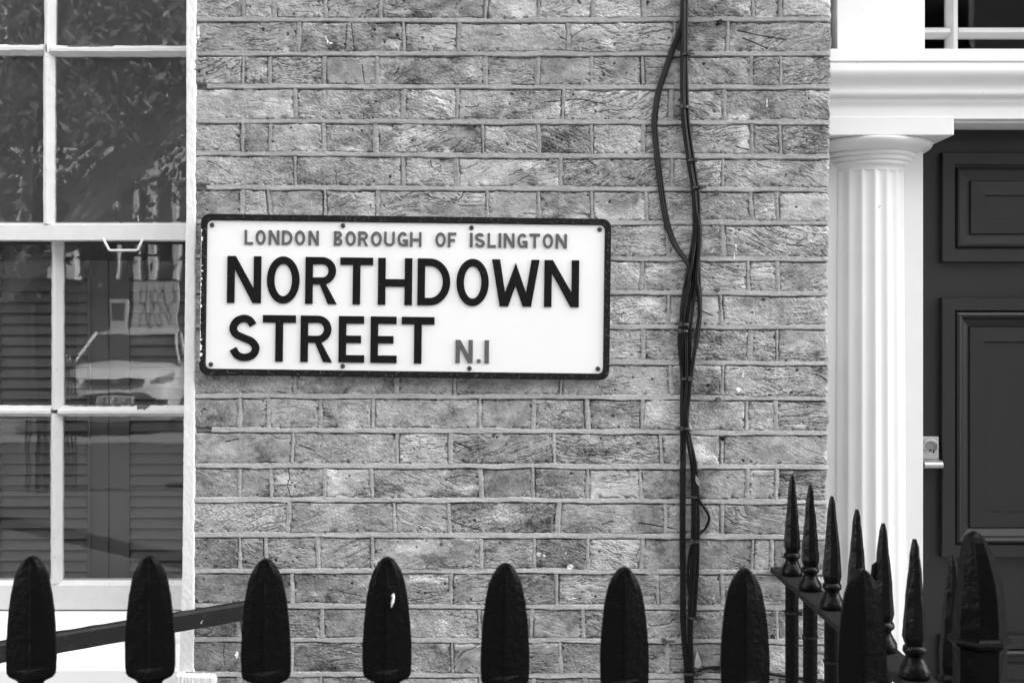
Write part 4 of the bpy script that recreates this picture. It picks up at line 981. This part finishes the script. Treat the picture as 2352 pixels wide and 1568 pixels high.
# pale car facing the house
def car():
    Y0 = V(0, 0, 14.2).y; X0 = -4.95
    root = thing('parked_car', 'pale silver car parked across the street, seen mirrored in the lower window pane', 'car', (0, 0, 0))
    MR = Matrix.Translation((X0, Y0, 0.43)) @ Matrix.Rotation(math.radians(-9), 4, 'Z') @ Matrix.Scale(0.83, 4)
    def T_(mb): mb.v = [tuple(MR @ Vector(v)) for v in mb.v]; return mb
    # body: stations along -y (nose at y=0)
    st = [(0.00, .42, .30, .62), (-.05, .62, .24, .80), (-.14, .76, .22, .92), (-.40, .86, .20, 1.00), (-.95, .89, .20, 1.07), (-1.25, .90, .20, 1.10), (-2.4, .90, .20, 1.10), (-3.4, .89, .22, 1.10), (-3.95, .84, .30, 1.06), (-4.1, .72, .40, .95)]
    rings = []
    for (y, hw, zb, zt) in st:
        ring = []
        for (u, v) in ((-.96, .0), (-1, .25), (-1, .65), (-.93, .90), (-.75, .985), (-.4, 1), (0, 1.01), (.4, 1), (.75, .985), (.93, .90), (1, .65), (1, .25), (.96, 0), (0, -.02)):
            ring.append((u*hw, y, zb+(zt-zb)*v))
        rings.append(ring)
    b = MB(); b.loft(rings); T_(b).build('body', M['car_paint'], root)
    cab = [(-1.05, .80, 1.08, .80, 1.10), (-1.75, .76, 1.05, .62, 1.53), (-2.3, .76, 1.05, .62, 1.58), (-3.2, .76, 1.05, .60, 1.53), (-3.95, .72, 1.05, .66, 1.08)]
    b = MB(); b.loft([[(-hb, y, zb), (-ht, y, zt), (0, y, zt+.01), (ht, y, zt), (hb, y, zb), (0, y, zb-.02)] for y, hb, zb, ht, zt in cab]); T_(b).build('windows', M['car_dark'], root)
    b = MB(); b.loft([[(-.60, y, z), (-.55, y, z+.03), (0, y, z+.045), (.55, y, z+.03), (.60, y, z), (0, y, z-.01)] for y, z in ((-1.72, 1.535), (-2.3, 1.585), (-3.2, 1.54))])
    for sx_ in (-1, 1):
        b.tube([(sx_*.80, -1.05, 1.08), (sx_*.63, -1.74, 1.55)], .026, 8); b.tube([(sx_*.77, -2.35, 1.06), (sx_*.63, -2.35, 1.56)], .04, 8)
    T_(b).build('roof', M['car_paint'], root)
    def blob(name, m, pts, d):
        bb = MB(); n = len(pts); f = [(x, y, z) for x, y, z in pts]; bk = [(x, y-d, z) for x, y, z in pts]
        bb.add(f+bk, [tuple(range(n)), tuple(range(2*n-1, n-1, -1))]+[(i, (i+1) % n, n+(i+1) % n, n+i) for i in range(n)]); return T_(bb).build(name, m, root)
    g = [(x, .015-.10*abs(x)**2, z) for x, z in ((-.44, .80), (-.40, .84), (-.2, .855), (.2, .855), (.40, .84), (.44, .80), (.38, .765), (.15, .75), (-.15, .75), (-.38, .765))]
    blob('grille', M['car_dark'], [(x, y+.01, z) for x, y, z in g], .12)
    blob('badge', M['rim'], [(.07*math.cos(a), .036, .80+.028*math.sin(a)) for a in [2*math.pi*k/14 for k in range(14)]], .03)
    blob('lower_grille', M['car_dark'], [(x, .035-.05*abs(x), z) for x, z in ((-.58, .42), (-.60, .55), (-.45, .63), (.45, .63), (.60, .55), (.58, .42), (.4, .33), (-.4, .33))], .15)
    for sx_ in (-1, 1):
        blob('headlight', M['lamp_glass'], [(sx_*x, y, z) for x, y, z in ((.52, -.02, .80), (.60, -.06, .87), (.76, -.16, .93), (.80, -.22, .94), (.79, -.20, .82), (.68, -.10, .755))], .14)
        bb = MB(); bb.box(sx_*.98-.09, sx_*.98+.09, -1.25, -1.13, 1.07, 1.20, .03); T_(bb).build('mirror', M['car_paint'], root)
        bb = MB(); bb.box(sx_*.68-.07, sx_*.68+.07, -.14, .0, .40, .54, .03); T_(bb).build('fog_lamp', M['car_dark'], root)
        for yw in (-.82, -3.3):
            bb = MB(); bb.loft([[(sx_*q, yw+r*math.cos(2*math.pi*k/24), .21+r*math.sin(2*math.pi*k/24)) for k in range(24)] for q, r in ((.72, .28), (.72, .31), (.91, .31), (.92, .27))]); wl = T_(bb).build('wheel', M['tyre'], root)
            bb = MB(); bb.loft([[(sx_*q, yw+r*math.cos(2*math.pi*k/24), .21+r*math.sin(2*math.pi*k/24)) for k in range(24)] for q, r in ((.90, .20), (.925, .20), (.93, .17), (.91, .05))]); T_(bb).build('rim', M['rim'], wl)
    bb = MB(); bb.box(-.26, .26, .036, .05, .47, .585, .003); pt = T_(bb).build('number_plate', M['plate'], root)
    cu = bpy.data.curves.new('t', 'FONT'); cu.body = 'PL16 YBS'; cu.size = .112; cu.align_x = 'CENTER'; cu.extrude = .002; ob = bpy.data.objects.new('t', cu); C.objects.link(ob)
    dg = bpy.context.evaluated_depsgraph_get(); dg.update(); me = bpy.data.meshes.new_from_object(ob.evaluated_get(dg)); bpy.data.objects.remove(ob)
    me.transform(MR @ Matrix.Translation((0, .0525, .487)) @ Matrix.Rotation(math.pi, 4, 'Z') @ Matrix.Rotation(math.pi/2, 4, 'X')); link('lettering', me, M['ink'], pt)
car()
# pale house front opposite
def opposite():
    zv = 17.4; y = V(0, 0, zv).y; k = zv/F
    h = thing('stucco_house', 'pale stucco house across the street, seen mirrored in the window glass', 'house', (0, 0, 0))
    b = MB(); b.box(-40, 32, y-8, y-.25, 0, 12.2); b.build('wall', M['far_brick'], h)  # unseen length and height of this wall added to block low sky
    b = MB(); b.box(-40, 32, y-.24, y-.02, 4.05, 4.55, .02); b.box(-40, 32, y-.24, y+.03, 12.2, 12.5, .02); b.build('cornice', M['stucco'], h)
    for (xa, xb) in ((40, 62), (108, 122), (151, 171), (266, 272), (307, 320), (341, 358), (397, 409), (470, 490), (560, 580)):
        b = MB(); b.box((xa-1176)*k, (xb-1176)*k, y-.22, y, 2.55, 4.04, .01); b.build('pilaster', M['stucco'], h)
    for i in range(9):
        x = -14+i*2.5
        b = MB(); b.box(x, x+1.2, y-.249, y-.2, 5.1, 7.3, .01); w_ = b.build('window', M['stucco'], h)
        b = MB(); b.box(x+.08, x+1.12, y-.199, y-.18, 5.2, 7.2); b.build('pane', M['dark_glass'], w_)
    b = MB(); b.box(-40, 32, y-.23, y-.18, 0.0, 2.4, .01); b.build('ground_floor', M['dark_room'], h)
opposite()
def hoarding():
    zv = 16.3; y = V(0, 0, zv).y; k = zv/F; x0, x1 = (303-1176)*k, (408-1176)*k
    h = thing('hoarding', 'pale panel with scrawled lines across the street, mirrored in the lower window pane', 'hoarding', (0, 0, 0))
    b = MB(); b.box(x0, x1, y-.06, y, .0, CAMZ+139*k, .005); b.build('panel', M['hoarding'], h)
    b = MB(); r = random.Random(8)
    for q in range(7):
        xx = x0+(x1-x0)*(.25+.1*q); z = CAMZ+.78; pts = []
        for s2 in range(9):
            pts.append((min(max(xx+r.uniform(-.05, .05), x0+.03), x1-.03), y+.002, z)); z -= r.uniform(.03, .12)
        b.tube(smooth_path(pts, 4), .005, 6)
    b.build('scrawl', M['ink'], h)
hoarding()
def poster():
    zv = 15.9; y = V(0, 0, zv).y; k = zv/F
    p = thing('poster_board', 'narrow board with a dark poster across the street, mirrored beside the shutter gap', 'poster', (0, 0, 0))
    b = MB(); b.box((252-1176)*k, (291-1176)*k, y-.05, y, 0, CAMZ+98*k, .004); b.build('board', M['hoarding'], p)
    b = MB(); b.box((257-1176)*k, (286-1176)*k, y+.001, y+.006, CAMZ+48*k, CAMZ+88*k); b.build('poster', M['ink'], p)
poster()
def street_rail():
    zv = 12.0; y = V(0, 0, zv).y; k = zv/F
    h = thing('street_fence', 'dark upright bars across the street, mirrored in the lower left window pane', 'fence', (0, 0, 0))
    for px in (60, 68, 85, 89, 94, 101, 106, 111, 150, 158, 166, 174):
        b = MB(); b.tube([((px-1176)*k, y, 0), ((px-1176)*k, y, CAMZ+(120 if px < 120 else 110)*k)], .009, 6); b.build('bar', M['iron'], h)
    b = MB(); b.box((40-1176)*k, (180-1176)*k, y-.008, y+.008, CAMZ-122*k, CAMZ-118*k); b.build('rail', M['iron'], h)
street_rail()
# street tree
def tree():
    r = random.Random(21)
    t = thing('street_tree', 'leafy street tree with leaning trunk, seen mirrored in the upper window panes', 'tree', (0, 0, 0))
    b = MB(); y = V(0, 0, 9.5, GU).y
    tr = smooth_path([(-5.6, y-.2, 0), (-5.2, y-.1, 1.0), (-4.55, y, 1.9), (-3.73, y, 2.59), (-2.73, y, 3.58), (-2.2, y-.2, 4.4), (-2.0, y-.3, 5.6)], 5)
    b.tube(tr, [.24-.15*i/(len(tr)-1) for i in range(len(tr))], 12)
    tips = []
    for k in range(22):
        s0 = tr[r.randint(8, len(tr)-1)]; d = Vector((r.uniform(-1, .8), r.uniform(-.8, .6), r.uniform(.1, 1))).normalized(); L_ = r.uniform(1.0, 2.3); p1 = s0+d*L_*.5+Vector((0, 0, .12)); p2 = s0+d*L_
        b.tube(smooth_path([s0, p1, p2], 4), [.05-.004*i for i in range(9)], 6); tips += [p1, p2]
    b.build('trunk', M['bark'], t)
    c = MB()
    def leafq(p):
        n = Vector((r.gauss(0, 1), r.gauss(0, 1), r.gauss(0, 1))).normalized(); a = n.orthogonal().normalized(); bq = n.cross(a); L_ = r.uniform(.035, .07); w_ = L_*.40
        c.add([p-a*L_, p+bq*w_-a*L_*.1, p+a*L_, p-bq*w_-a*L_*.1], [(0, 1, 2, 3)])
    for k in range(150):
        if k < len(tips): p0 = tips[k]
        else: p0 = Vector((-3.55+r.gauss(0, 1.25), y+r.gauss(0, .8), 4.1+r.gauss(0, 1.0)))
        if p0.z < 2.35: continue
        for q in range(125): leafq(p0+Vector((r.gauss(0, .26), r.gauss(0, .26), r.gauss(0, .22))))
    c.build('crown', M['leaf'], t)
tree()
